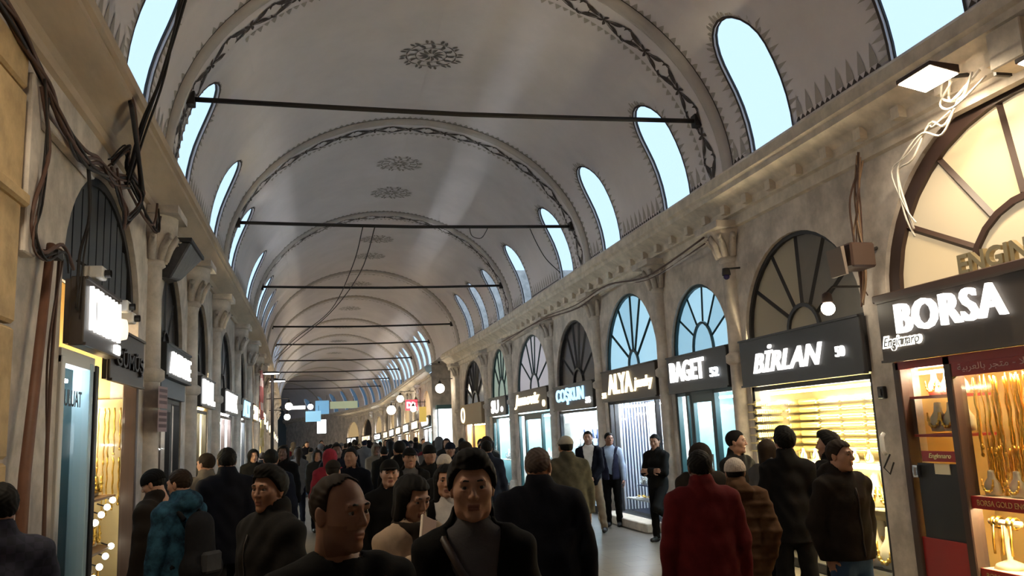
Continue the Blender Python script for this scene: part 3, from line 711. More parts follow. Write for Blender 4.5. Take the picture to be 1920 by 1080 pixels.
# script-sign shop
b = RB[5]; s = shop(R, b, 'teal-doored shop with pale lilac fanlight under a brown script sign')
lv = lit('lilac_fanlight', (.44,.43,.48), .13); lunette(s, R, b, M['green'], [lv], (35, 65, 84, 98, 122, 150), hub=.26, hubr=.3, fw=.05, bar=.05)
interior(s, R, b, teal_in, 1.2); front(s, R, b, M['green'], 2.3, .15, (23.9, 22.0), door=1); strip(s, R, 21.0, 24.6, .3, 2.18, CW, .07)
for c in range(8): put('bustw', 'necklace_bust', R.P(21.2+.28*c, .35, .9+.1*(c % 2)), 'white bust with silver necklace behind the teal door glass', 'jewellery bust', 'busts in the script-sign shop', [('necklaces', 'silver_necklace')], sc=1.3); shelf(s, R, 21.1+.28*c, 21.35+.28*c, .2, .5, .9+.1*(c % 2), M['white'], .02)
sign(R, 20.9, 24.7, 2.33, 2.95, M['boardb'], 'brown shop sign with glowing cream script lettering', texts=[('Jumoviz', 24.5, 21.6, 2.44, 2.86, M['lettc'], dict(bold=0.027, shear=.3)), ('.', 21.3, 21.05, 2.42, 2.60, M['lettc'], dict(bold=0.022))])
# narrow green shop
b = RB[6]; s = shop(R, b, 'narrow shop with green glazed fanlight and small white lit sign')
gv = lit('green_fanlight', (.32,.42,.36), .12); lunette(s, R, b, M['green'], [gv], (40, 68, 90, 112, 140), hub=.4, fw=.06, bar=.06)
interior(s, R, b, teal_in, 1.0); front(s, R, b, M['green'], 2.3, .15, (27.8,), door=1); strip(s, R, 25.9, 28.3, .3, 2.18, CW, .07)
for c in range(5): put('bustw', 'necklace_bust', R.P(26.2+.35*c, .35, .9), 'white bust with silver necklace in the narrow green shop', 'jewellery bust', 'busts in the green shop', [('necklaces', 'silver_necklace')], sc=1.4)
shelf(s, R, 25.9, 28.2, .2, .6, .9, M['white'])
sign(R, 25.85, 28.35, 2.33, 2.95, M['board'], 'dark shop sign with a small lit white word on the narrow shop', texts=[('SU', 27.9, 26.8, 2.42, 2.85, M['lettw'], dict(bold=0.040)), ('.', 26.5, 26.2, 2.44, 2.62, M['lettw'], dict(bold=0.022))])
# tan board shop
b = RB[7]; s = shop(R, b, 'shop with dark barred fanlight and tan sign board by the side street')
lunette(s, R, b, M['dark'], [br_], (25, 45, 62, 80, 98, 115, 140), hub=.3, fw=.05, bar=.07); interior(s, R, b, warm_in, 1.0); front(s, R, b, M['brown'], 2.2, .15, (31.8,)); strip(s, R, 29.6, 33.2, .25, 2.1, WG, .07)
for c in range(8): put('bust', 'necklace_bust', R.P(29.8+.45*c, .35, .8), 'cream bust with gold necklace in the tan-signed shop', 'jewellery bust', 'busts in the tan-signed shop', [('necklace', 'gold_necklace')], sc=1.9)
shelf(s, R, 29.6, 33.2, .2, .6, .8, M['cream'])
t = sign(R, 29.4, 33.4, 2.15, 2.9, pm('tan_sign_board', (.34,.26,.17), .6), 'tan shop sign with a lit round emblem', d=-.14)
mb = MB(); arc = [R.P(32.7+.30*math.cos(a), -.16, 2.5+.27*math.sin(a)) for a in np.linspace(0, 2*PI, 21)]; mb.tube(arc, .035, 5); mb.build('round_emblem', M['lettc'], t)
# far right shops
far_sig = [('lettw','board'),('lettc','boardb')]
for i, b in enumerate(RB2[:9]):
    s = shop(R, b, '%s small lit shop on the right wall past the side street' % ORD[i], 'far shops on the right')
    mb = MB(); sector(mb, R, b, (0,0), (1,1), 0, PI, .12, 12); mb.build('fanlight', br_ if i % 2 else lit('amber_fanlight', (.5,.36,.18), .15), s)
    interior(s, R, b, gold_in if i % 3 else teal_in, .9); front(s, R, b, M['brown'], 2.3, .2, (b['c'],)); strip(s, R, b['c']-1.3, b['c']+1.3, .2, 2.15, WG if i % 3 else CW, .055)
    sign(R, b['c']-b['a'], b['c']+b['a'], 2.32, 2.88, M[far_sig[i % 2][1]], 'lit sign of the %s shop on the right wall past the side street' % ORD[i], 'far signs on the right', texts=[(('GOLD','KUYUM','SILVER')[i % 3], b['c']+1.1, b['c']-1.1, 2.42, 2.8, M[far_sig[i % 2][0]], dict(bold=0.022))])

# ---- left side
slat = pm('slate_slat', (.045,.05,.055), .5)
def slats(root, sd, b, n, mat, d=.1):
    for i in range(n):
        t = b['c']-b['a']+(i+.5)*2*b['a']/n; w = b['a']/n*.86; k = abs(t-b['c'])+w
        h = b['r']*math.sqrt(max(0, 1-min(1, k/b['a'])**2)); mb = MB(); sd.box(mb, t-w, t+w, d-.015, d+.02, b['zs'], b['zs']+max(.05, h)); mb.build('slat', mat, root)
    mb = MB(); arc_bar(mb, sd, b, .93, 1, d-.04, d+.05); mb.build('arch_frame', M['dark'], root)
    mb = MB(); sector(mb, sd, b, (0,0), (1,1), 0, PI, d+.03, 12); mb.build('back_board', M['black'], root)
b = LB[0]; s = shop(L, b, 'gold shop with slatted arch beside the yellow-lit stone pier'); slats(s, L, b, 11, slat); interior(s, L, b, warm_in, 1.6)
mb = MB(); L.box(mb, 7.35, 10.35, -.02, .2, 0, .25); mb.build('plinth', M['brown'], s)
for t, m in ((7.40, M['white']), (8.28, pm('pale_blue_frame', (.36,.5,.56), .4)), (8.48, M['dark']), (10.28, M['brown'])): mb = MB(); L.box(mb, t-.05, t+.05, -.03, .12, .25, 2.62); mb.build('frame_post', m, s, bevel=.008)
mb = MB(); L.box(mb, 7.35, 8.4, -.02, .10, 2.56, 2.68); mb.build('frame_head', M['white'], s)
mb = MB(); mb.add([L.P(7.45,.03,.25), L.P(8.23,.03,.25), L.P(8.23,.03,2.56), L.P(7.45,.03,2.56)], [(0,1,2,3)]); mb.build('display_pane', M['glass'], s)
mb = MB(); mb.add([L.P(8.53,.03,.25), L.P(10.23,.03,.25), L.P(10.23,.03,2.40), L.P(8.53,.03,2.40)], [(0,1,2,3)]); mb.build('display_pane', M['glass'], s)
mb = MB(); L.box(mb, 7.45, 8.38, .45, .5, .25, 2.62); mb.build('teal_back_panel', pm('deep_teal_panel', (.06,.12,.135), .4), s)
mb = MB(); L.box(mb, 8.38, 8.46, .1, 1.5, .25, 2.62); mb.build('partition', pm('deep_teal_panel', (.06,.12,.135), .4), s)
lettering(s, L, 'TULUAT', 7.55, 8.18, 2.22, 2.36, .028, pm('black_print', (.03,.03,.03), .6), .01, 0, .003)
strip(s, L, 7.5, 8.2, .15, 2.45, lit('dim_cool_strip', (.8,.92,1), 12), .04); strip(s, L, 8.6, 10.2, .9, 2.35, WG, .05)
for i in range(8):
    r = .035; c = L.P(8.65+.2*i, .16+.05*i, 2.18+.03*(i % 2)); t = thing('spot_lamp', c, 'round warm spot lamp under the ceiling of the slatted gold shop', 'lamp', 'spot lamps in the slatted gold shop')
    mb = MB(); mb.lathe([(0,.06),(.045,.06),(.05,0)], c, 10); mb.build('lamp_can', M['dark'], t); mb = MB(); mb.ball(c, .04, 8); mb.build('lamp_face', M['bulb'], t)
for row, (z, sl) in enumerate(((1.02, .11), (.46, .14))):
    for i in range(6):
        c = L.P(8.66+.28*i, .10+.01*i, z+sl*i*.5); t = thing('counter_lamp', c, 'small glowing round lamp above the %s gold tray row in the slatted shop' % ('upper', 'lower')[row], 'lamp', 'counter lamps %s' % ('upper', 'lower')[row])
        mb = MB(); mb.ball(c, .034, 8); mb.build('globe', M['bulb'], t); mb = MB(); mb.tube([c, (c[0]-.1, c[1], c[2]+.04)], .008, 5); mb.build('arm', M['dark'], t)
for z in (.35, .82, 1.35): shelf(s, L, 8.55, 10.2, .15, .9, z, pm('wood_shelf', (.24,.12,.05), .5))
for r, z in enumerate((.35, .82, 1.35)):
    for c in range(7): put('bust', 'necklace_bust', L.P(8.7+.22*c, .35, z), 'cream bust with gold necklace in the slatted gold shop', 'jewellery bust', 'busts in the slatted gold shop', [('necklace', 'gold_necklace')], rz=PI, sc=1.3)
for r_, z_ in enumerate((2.3, 1.75)):
    for i in range(22): put('chain%d' % ((i+r_) % 5), 'gold_chain', L.P(10.26-.03*(i % 3), .14+.055*i, z_), 'gold chain hanging on the end wall of the slatted gold shop', 'gold chain', 'gold chains in the slatted shop', rz=PI/2, sc=.72)
mb = MB(); L.box(mb, 10.30, 10.34, .12, 1.5, .25, 2.4); mb.build('gold_end_panel', gold_in, s)
strip(s, L, 10.1, 10.2, .45, 2.33, WG, .6)
sign(L, 7.42, 8.66, 2.70, 3.28, M['boardb'], 'brown projecting shop sign with stacked lit white letters beside the stone pier', d=-.16, texts=[('ICIMSAN', 7.55, 8.60, 2.84, 3.22, M['lettw'], dict(bold=0.013, shear=-.1)), ('83', 8.44, 8.62, 2.72, 2.82, M['lettw'], dict(bold=0.022))])
t = sign(L, 8.72, 10.3, 2.50, 3.05, M['boardb'], 'dark brown unlit shop sign with raised dull letters', d=-.08, texts=[('GÜMÜŞ', 8.85, 10.15, 2.62, 2.86, pm('dull_brown_letter', (.02,.015,.015), .5), dict(bold=0.009))])
# AVENUE
b = LB[1]; s = shop(L, b, 'dark shop with black fanlight under the AVENUE sign'); lunette(s, L, b, M['dark'], [pm('black_glass', (.02,.02,.022), .3)], (45, 90, 135), hub=.3); interior(s, L, b, dk_in, 1.2); front(s, L, b, M['black'], 2.5, .2, (12.9,), door=0); strip(s, L, 11.8, 13.4, .3, 2.3, lit('soft_white', (1,.95,.9), 6), .05)
lettering(s, L, 'ÇİLEK', 11.75, 12.6, 2.55, 2.68, .0, pm('pale_blue_print', (.4,.5,.6), .5, emit=.4), .01, 0, .004)
mb = MB(); L.box(mb, 11.6, 13.6, -.05, .05, 2.5, 2.74); mb.build('valance', pm('slate_valance', (.12,.13,.16), .6), s)
sign(L, 11.55, 13.62, 2.74, 3.2, M['black'], 'black shop sign with lit white letters AVENUE', d=-.12, texts=[('AVENUE', 11.75, 13.5, 2.80, 3.10, M['lettw'], dict(bold=0.009))])
for c in range(6): put('bustw', 'necklace_bust', L.P(11.75+.2*c, .35, 1.2+.2*(c % 2)), 'white bust with silver necklace in the AVENUE window', 'jewellery bust', 'busts in the AVENUE window', [('necklaces', 'silver_necklace')], rz=PI, sc=1.3); shelf(s, L, 11.65+.2*c, 11.85+.2*c, .2, .5, 1.2+.2*(c % 2), M['white'], .015)
# further left shops
LT = [('BUL', 'lettw', 'gold shop with a square white lit sign past the AVENUE shop', gold_in, WGs), ('BUCAK', 'lettw', 'pale grey shop with a wide white lit sign', grey_in, CW), ('ALT', 'lettb', 'dark shop with a small blue white sign', dk_in, CW),
      ('KAPALI', 'lettc', 'gold shop behind the hanging red cloth', warm_in, WGs), ('INCI', 'lettw', 'shop with amber window past the red cloth', gold_in, WG), ('HALI', 'lettc', 'amber shop before the far left shops', warm_in, WG)]
for i, b in enumerate(LB[2:8]):
    tx, lm, lab, inn, sm = LT[i]; s = shop(L, b, lab)
    lunette(s, L, b, M['dark'], [pm('black_glass', (.02,.02,.022), .3)], (50, 90, 130), hub=.3); interior(s, L, b, inn, 1.0); front(s, L, b, M['brown'] if i % 2 else M['dark'], 2.45, .2, (b['c'],)); strip(s, L, b['c']-b['a']+.1, b['c']+b['a']-.1, .15, 2.3, sm, .07)
    for r in range(3):
        for c in range(5): put('bust', 'necklace_bust', L.P(b['c']-.75+.37*c, .4, .7+.5*r), 'cream bust with gold necklace in the left window under the sign %s' % tx, 'jewellery bust', 'busts in left shop ' + tx, [('necklace', 'gold_necklace')], rz=PI, sc=1.6)
        shelf(s, L, b['c']-b['a']+.1, b['c']+b['a']-.1, .2, .6, .7+.5*r, M['cream'])
    sign(L, b['c']-b['a'], b['c']+b['a'], 2.48, 3.0, M['dark'], 'lit white shop sign %s on the left wall' % tx, d=-.12, texts=[(tx, b['c']-b['a']+.15, b['c']+b['a']-.15, 2.53, 2.95, M[lm], dict(bold=0.032))])
for i, b in enumerate(LB[8:17]):
    s = shop(L, b, '%s small amber-lit shop after the amber shop on the left wall' % ORD[i], 'far shops on the left')
    mb = MB(); sector(mb, L, b, (0,0), (1,1), 0, PI, .12, 12); mb.build('fanlight', br_, s)
    interior(s, L, b, gold_in if i % 2 else warm_in, .9); front(s, L, b, M['brown'], 2.3, .2, (b['c'],)); strip(s, L, b['c']-1.3, b['c']+1.3, .2, 2.15, WG, .055)
    sign(L, b['c']-b['a'], b['c']+b['a'], 2.32, 2.88, M['board'], 'lit sign of the %s small amber-lit shop on the left wall' % ORD[i], 'far signs on the left', texts=[(('ALTIN','GOLD','HALI')[i % 3], b['c']-1.1, b['c']+1.1, 2.42, 2.8, M['lettc' if i % 2 else 'lettw'], dict(bold=0.022))])
# ------------------------------------------------------------------ columns, lamps, cables and other fittings
def column(sd, t, label, r=.15, ztop=4.58, mat=None, zc=4.12, group=None):
    mat = mat or M['stone']; o = thing('engaged_column', sd.P(t, 0, 0), label, 'column', group); c = sd.P(t, .02, 0)
    a0, a1 = (PI/2, 3*PI/2) if sd.s > 0 else (-PI/2, PI/2)
    L_ = lambda prof, name, m, n=10: MB().lathe([(q[0], q[1]) for q in prof], c, n, a0, a1).build(name, m, o, smooth=True)
    L_([(.24,0),(.24,.18),(.21,.22),(.22,.30),(.17,.36)], 'base', mat); L_([(r,.34),(r,2.62),(r*.93,zc)], 'shaft', mat)
    L_([(r*.98,2.62),(r+.05,2.66),(r+.05,2.76),(r*.97,2.80)], 'ring', mat); L_([(r*.95,zc-.03),(r+.03,zc),(r+.01,zc+.05),(r+.05,zc+.2),(r+.16,zc+.42),(r+.17,ztop)], 'capital', mat)
    for k in range(5):                                     # leaves of the capital
        a = a0+(a1-a0)*(k+.5)/5; d = Vector((math.cos(a), math.sin(a), 0)); q = Vector(c); mb = MB()
        mb.tube([q+d*(r+.02)+Vector((0,0,zc+.06)), q+d*(r+.07)+Vector((0,0,zc+.22)), q+d*(r+.17)+Vector((0,0,zc+.36)), q+d*(r+.2)+Vector((0,0,zc+.30))], [.05,.055,.04,.02], 6); mb.build('leaf', mat, o, smooth=True)
    mb = MB(); sd.box(mb, t-r-.2, t+r+.2, -r-.2, -.01, ztop-.02, ztop+.08); mb.build('abacus', mat, o)
    return o
for t, n in ((10.82, 'between the BİRLAN and BAGET shops'), (13.42, 'between the BAGET and ALYA shops'), (16.84, 'between the ALYA and COŞKUN shops'), (20.55, 'between the COŞKUN and script-sign shops'), (25.25, 'beside the narrow green shop'), (28.9, 'between the green shop and the tan board'), (34.2, 'at the corner of the side street')):
    column(R, t, 'half-round plaster column with leafy capital ' + n, .15 if t < 30 else .18)
for i, (t, n) in enumerate(((10.95, 'between the slatted gold shop and AVENUE'), (14.2, 'past the AVENUE shop'), (17.5, 'past the square white sign'), (22.0, 'past the wide white sign'), (25.7, 'before the hanging red cloth'), (29.5, 'after the hanging red cloth'), (33.2, 'before the far left shops'))):
    column(L, t, 'grey half-round column with heavy capital ' + n, .17, zc=4.08, ztop=4.70)
for i in range(8): column(L, 36.95+3.9*i, '%s grey column along the far left wall' % ORD[i], .17, group='far left columns'); column(R, 45.2+3.9*i, '%s column on the right wall past the side street' % ORD[i], .15, group='far right columns')

# pier fittings between BORSA and BIRLAN
t = thing('intercom_box', R.P(7.76, -.02, 2.0), 'small dark switch box on the pier between BORSA and BİRLAN', 'switch box'); mb = MB(); R.box(mb, 7.71, 7.81, -.05, 0, 2.0, 2.13); mb.build('case', M['dark'], t, bevel=.008); mb = MB(); R.box(mb, 7.74, 7.78, -.06, -.05, 2.03, 2.1); mb.build('cover', M['boardb'], t)
t = thing('wall_handset', R.P(7.78, -.04, 1.4), 'white handset with a dangling cord on the pier', 'handset'); mb = MB(); mb.tube([R.P(7.78,-.05,1.64), R.P(7.78,-.08,1.6), R.P(7.78,-.08,1.46), R.P(7.78,-.05,1.42)], .022, 8); mb.build('receiver', M['white'], t, smooth=True); mb = MB(); mb.tube([R.P(7.76,-.02,1.42), R.P(7.84,-.05,1.28), R.P(7.74,-.06,1.22), R.P(7.70,-.03,1.34)], .009); mb.build('cord', M['cable'], t)
# tilted floodlight box and bulb over BIRLAN
t = thing('flood_lamp_box', (5.45, 7.45, 3.3), 'brown tilted box lamp fixed to the pier beside BİRLAN', 'lamp'); mb = MB(); mb.box(5.33,5.62,7.32,7.62,3.34,3.60); o = mb.build('case', M['brown'], t, bevel=.02)
mb = MB(); mb.add([(5.30,7.40,3.28),(5.30,7.66,3.28),(5.24,7.62,3.56),(5.24,7.36,3.56),(5.33,7.40,3.28),(5.33,7.66,3.28),(5.28,7.62,3.57),(5.28,7.36,3.57)], [(0,1,2,3),(7,6,5,4),(0,4,5,1),(1,5,6,2),(2,6,7,3),(3,7,4,0)]); mb.build('front_plate', pm('taupe_plate', (.22,.17,.14), .6), t); mb = MB(); mb.tube([(5.6,7.5,3.5),(5.85,7.6,3.6)], .02); mb.build('bracket', M['iron'], t)
t = thing('bulb_lamp', (5.42, 7.95, 2.98), 'round glowing bulb lamp on an arm in front of the BİRLAN sign', 'lamp'); mb = MB(); mb.ball((5.42,7.95,3.0), .075, 14); mb.build('globe', M['bulb'], t, smooth=True)
mb = MB(); mb.lathe([(.03,.06),(.06,.07),(.05,.16),(.02,.18)], (5.42,7.95,3.0), 12); mb.build('socket', M['brown'], t, smooth=True); mb = MB(); mb.tube([(5.42,7.95,3.17),(5.5,7.95,3.24),(5.85,7.94,3.24)], .014); mb.build('arm', M['iron'], t)
# floodlights on the right cornice above BORSA
def flood(c, w, h, label, rx):
    t = thing('flood_light', c, label, 'lamp'); x, y, z = c
    mb = MB(); mb.add([(x-.04,y-w/2-.02,z+.06),(x+.26,y-w/2-.02,z+.0),(x+.26,y+w/2+.02,z+.0),(x-.04,y+w/2+.02,z+.06),(x-.04,y-w/2-.02,z+.10),(x+.26,y-w/2-.02,z+.08),(x+.26,y+w/2+.02,z+.08),(x-.04,y+w/2+.02,z+.10)], [(0,3,2,1),(4,5,6,7),(0,1,5,4),(1,2,6,5),(2,3,7,6),(3,0,4,7)]); mb.build('housing', M['brown'], t, bevel=.006)
    mb = MB(); mb.add([(x-.03,y-w/2,z+.053),(x-.03,y+w/2,z+.053),(x+.25,y+w/2,z-.004),(x+.25,y-w/2,z-.004)], [(0,1,2,3)]); mb.build('lamp_face', M['lampw'], t)
    mb = MB(); mb.tube([(x+.25,y,z+.05),(5.78,y,z+.10)], .02); mb.build('bracket', M['iron'], t)
flood((5.20, 5.95, 4.74), .40, .2, 'square floodlight glowing warm white on the cornice above BORSA', 0)
flood((5.40, 4.95, 4.45), .22, .2, 'small floodlight on the wall near the arch crown of the BORSA shop', 0)
t = thing('flood_light', (-1.62, 4.3, 4.55), 'warm floodlight on the left wall above the yellow-lit stone pier', 'lamp')
mb = MB(); mb.box(-1.75,-1.50,4.10,4.50,4.57,4.66); mb.build('housing', M['brown'], t, bevel=.01); mb = MB(); mb.add([(-1.75,4.12,4.565),(-1.50,4.12,4.55),(-1.50,4.48,4.55),(-1.75,4.48,4.565)], [(0,1,2,3)]); mb.build('lamp_face', M['lampw'], t); mb = MB(); mb.tube([(-1.7,4.3,4.62),(-2.05,4.3,4.66)], .02); mb.build('bracket', M['iron'], t)
t = thing('junction_box', R.P(5.25, -.2, 4.85), 'plaster coloured metal junction box on the cornice above BORSA', 'junction box'); mb = MB(); R.box(mb, 5.1, 5.45, -.36, -.10, 4.62, 4.95); mb.build('case', M['stone2'], t, bevel=.01); mb = MB(); R.box(mb, 5.45, 5.48, -.30, -.14, 4.6, 4.9); mb.build('cover', M['dark'], t)
# domed camera on the column by BAGET
t = thing('security_camera', R.P(10.55, -.2, 3.85), 'dark domed security camera beside the column capital at BAGET', 'camera'); mb = MB(); mb.lathe([(.0,.12),(.05,.12),(.06,.05),(.06,.02)], R.P(10.55,-.22,3.85), 12); mb.build('housing', M['iron'], t, smooth=True); mb = MB(); mb.ball(R.P(10.55,-.22,3.85), .045, 10); mb.build('lens_dome', pm('violet_dome', (.03,.02,.10), .15), t, smooth=True); mb = MB(); mb.tube([R.P(10.55,-.22,3.96), R.P(10.55,0,3.98)], .015); mb.build('bracket', M['iron'], t)
# small spot lamps standing on cornice ledge
# cable bundles
def cable(name, pts, r, mat, label, group=None, n=5, sub=5, strands=1, seed=0):
    """smooth hanging cable through the given points; several strands are parts of one bundle"""
    rn = random.Random(seed); P = [Vector(p) for p in pts]
    def cr(p0, p1, p2, p3, t): return .5*((2*p1)+(-p0+p2)*t+(2*p0-5*p1+4*p2-p3)*t*t+(-p0+3*p1-3*p2+p3)*t**3)
    t = thing(name, tuple(P[0]), label, 'cable', group, dowarp=False)
    for s in range(strands):
        Q = [p+Vector((rn.uniform(0,.05), rn.uniform(-.07,.07), rn.uniform(-.07,.07)))*(1 if strands > 1 else 0) for p in P]; out = []
        for i in range(len(Q)-1):
            a, b, c, d = Q[max(0,i-1)], Q[i], Q[i+1], Q[min(len(Q)-1,i+2)]
            out += [cr(a,b,c,d,k/sub) for k in range(sub)]
        out.append(Q[-1]); mb = MB(); mb.tube(out, r*rn.uniform(.7,1.3) if strands > 1 else r, n); mb.build('strand', mat if not isinstance(mat, list) else mat[s % len(mat)], t, smooth=True, dowarp=False)
    return t
X = -1.95
cable('cable_bundle', [(X-.05,5.3,4.75),(X,5.73,4.62),(X,6.24,4.52),(X,6.72,4.35),(X,7.32,4.28),(X,7.83,4.36),(X,8.4,4.42),(X,9.0,4.58)], .014, [M['cableb'], M['cable'], M['cableb']], 'thick brown cable bundle running along the top of the left wall', strands=9, seed=1)
cable('cable_bundle', [(X,6.24,4.45),(X,6.38,4.0),(X,6.30,3.6),(X,6.22,3.3),(X,6.45,3.2),(X,6.79,3.35),(X,7.1,3.3)], .012, [M['cable'], M['cableb']], 'dark cables dropping beside the yellow-lit stone pier', strands=4, seed=2)
cable('cable_bundle', [(X,7.5,4.35),(X,7.55,3.9),(X,7.4,3.5),(X,7.3,3.0)], .011, M['cable'], 'pair of black cables hanging above the brown shop sign', strands=2, seed=3)
cable('cable_bundle', [(X,8.4,4.5),(X+.05,8.7,4.2),(X,9.0,4.15),(X+.08,9.3,4.5),(X,9.0,4.75),(X+.06,8.6,4.8),(X,8.3,4.55)], .012, [M['cable'], M['cableb']], 'tangle of looped dark cables above the slatted arch', strands=7, seed=4)
cable('cable_bundle', [(X,9.0,4.6),(X,9.6,4.45),(X,10.2,4.4),(X+.02,10.55,4.5),(X+.02,10.6,4.72)], .012, [M['cable'], M['cableb']], 'dark cables running from the slatted arch up to the cornice', strands=4, seed=5)
cable('cable_bundle', [(X+.1,9.1,4.55),(X+.22,8.2,4.95),(X+.2,8.0,5.10)], .02, [M['cable'], M['cableb']], 'curved dark cable loop rising to the tan cornice', strands=4, seed=6)
cable('hanging_cable', [(X,8.95,4.55),(-1.70,8.4,4.95),(-1.42,7.8,5.30),(-1.1,7.0,5.75),(-.75,6.2,6.4)], .013, M['cable'], 'long black cables slung from the left wall up across the window', strands=4, seed=7)
cable('hanging_cable', [(.92,17.2,6.2),(.8,20,5.9),(.35,25,5.6),(-.7,29,5.3),(-1.64,33,5.0)], .012, M['cable'], 'thin cable sagging from the tie rod to the far left wall', sub=6)
cable('hanging_cable', [(1.17,17.2,6.2),(.98,20,5.75),(.3,24,5.35),(-.9,28.5,4.95),(-1.64,33,4.85)], .012, M['cable'], 'lower thin cable sagging beside the first to the left wall', sub=6)
cable('hanging_cable', [(4.55,17.2,6.2),(4.75,17.4,5.9),(5.0,17.6,5.6),(5.4,17.9,5.35)], .010, M['cable'], 'thin dark cable dropping from the tie rod to the right cornice')
cable('cable_loop', [(3.2,17.2,6.2),(3.25,17.2,6.02),(3.45,17.2,5.98),(3.6,17.2,6.2)], .008, M['cable'], 'small loop of wire hanging under the tie rod')
cable('cable_bundle', [(5.72,7.55,4.6),(5.70,7.68,4.2),(5.72,7.74,3.8),(5.7,7.7,3.4),(5.72,7.76,3.05)], .010, [M['cableb'], pm('tan_cable', (.32,.2,.12), .6)], 'bundle of brown wires hanging down the pier beside BORSA', strands=8, seed=8)
cable('cable_bundle', [(5.66,6.1,4.62),(5.62,6.3,4.45),(5.66,6.5,4.55),(5.64,6.75,4.30),(5.66,6.95,4.2),(5.68,6.9,3.85),(5.66,6.75,3.6)], .010, M['wcable'], 'loose white wires looping over the brown BORSA arch', strands=3, seed=9)
cable('cable_bundle', [(5.6,5.7,4.75),(5.55,5.9,4.55),(5.62,6.15,4.68),(5.58,6.0,4.85)], .010, M['wcable'], 'coiled white wire beside the floodlight', strands=3, seed=10)
cable('cable_bundle', [(5.44,10.8,4.42),(5.44,13.0,4.32),(5.44,15.0,4.5),(5.44,17.0,4.42),(5.44,20.0,4.5),(5.44,24.5,4.45)], .014, [M['cableb'], M['stone']], 'dusty cables strung along the right wall under the cornice', strands=3, seed=11)
# brown pipe and wires on the left wall
t = thing('wooden_pole', (-1.9, 6.2, 0), 'leaning brown wooden pole against the left wall', 'pole'); mb = MB(); mb.tube([(-1.90,6.12,0.02),(-1.93,6.30,1.7),(-1.98,6.78,3.4)], [.045,.04,.032], 8); mb.build('shaft', pm('brown_wood_pole', (.16,.07,.04), .6, var=.3, scale=5), t, smooth=True); mb = MB(); mb.box(-2.04,-1.90,6.68,6.82,3.28,3.34); mb.build('clamp', M['iron'], t)
cable('cable_bundle', [(X-.02,6.95,3.3),(X-.02,6.85,2.6),(X-.02,6.80,1.8),(X-.02,6.85,.9)], .012, M['cableb'], 'straight dark cables running down beside the brown pole', strands=2, seed=12)
# stone pier, warm lamp light put into its yellow colour
p = thing('stone_pier', (-2.0, 5.2, 0), 'yellow-lit stone block pier on the left wall', 'pier')
for k, (z0, z1) in enumerate(((0,.9),(.9,1.8),(1.8,2.68),(2.68,3.55),(3.55,4.32),(4.32,4.62))): mb = MB(); L.box(mb, 3.95, 6.05, -.09, -.005, z0+.012, z1-.012); mb.build('stone_block', M['stone3'], p, bevel=.02)
mb = MB(); L.box(mb, 3.9, 6.1, -.13, -.005, 3.50, 3.60); mb.build('moulding', M['stone3'], p, bevel=.02)
# moulded panel above the left pier
p = thing('moulded_panel', (-2.05, 7.0, 4.5), 'grey moulded panel under the tan cornice above the first left sign', 'moulding')
for k, (y0, y1, d, z0, z1) in enumerate(((6.12,6.34,.10,3.2,4.5),(6.34,7.9,.05,4.36,4.44),(6.34,7.9,.08,4.26,4.33))): mb = MB(); L.box(mb, y0, y1, -d, -.005, z0, z1); mb.build('moulding_strip', M['stone'], p, bevel=.01)
# plastic-covered capital, its shadow put into the dark colour, and notices
t = thing('draped_capital', (-1.85, 11.6, 4.0), 'plastic-covered capital with shade in its dark grey under the left cornice above AVENUE', 'box'); mb = MB()
mb.add([(-2.04,11.25,4.02),(-1.86,11.25,3.98),(-1.86,12.05,4.10),(-2.04,12.05,4.05),(-2.04,11.15,4.46),(-1.60,11.15,4.44),(-1.60,12.25,4.44),(-2.04,12.25,4.46)], [(0,3,2,1),(4,5,6,7),(0,1,5,4),(1,2,6,5),(2,3,7,6),(3,0,4,7)]); mb.build('cover', pm('shaded_plastic_sheet', (.07,.068,.08), .5, var=.4, scale=6, bump=.5), t, bevel=.02)
mb = MB(); L.box(mb, 11.1, 12.3, -.46, 0, 4.44, 4.49); mb.build('lid', M['dark'], t)
t = thing('paper_notice', (-1.86, 10.85, 2.1), 'pale pink paper notices taped to the first left column', 'notice')
for k, z in enumerate((2.30, 2.02)):
    mb = MB(); mb.add([(-1.86,10.62,z),(-1.82,11.0,z),(-1.82,11.0,z+.26),(-1.86,10.62,z+.26)], [(0,1,2,3)]); sh = mb.build('sheet', pm('pink_paper', (.36,.25,.25), .8), t)
    for j in range(3):
        mb = MB(); mb.add([(-1.855,10.66,z+.05+.07*j),(-1.817,10.96,z+.05+.07*j),(-1.817,10.96,z+.09+.07*j),(-1.855,10.66,z+.09+.07*j)], [(0,1,2,3)]); mb.build('print_line', pm('dark_print', (.14,.09,.10), .8), sh)
for i, (y, z, lab) in enumerate(((7.75, 3.36, 'white box camera on top of the brown projecting sign'), (8.75, 3.22, 'pale box camera beside the slatted arch'), (9.0, 3.14, 'second pale box camera beside the slatted arch'))):
    t = thing('box_camera', (-1.9, y, z), lab, 'camera'); mb = MB(); mb.box(-1.98,-1.82,y-.08,y+.08,z-.05,z+.06); mb.build('body', M['white'], t, bevel=.01); mb = MB(); mb.lathe([(.035,0),(.035,.05)], (-1.82,y,z), 10, axis='x'); mb.build('lens', M['black'], t); mb = MB(); mb.tube([(-1.95,y,z+.05),(-2.05,y,z+.12)], .015); mb.build('bracket', M['iron'], t)
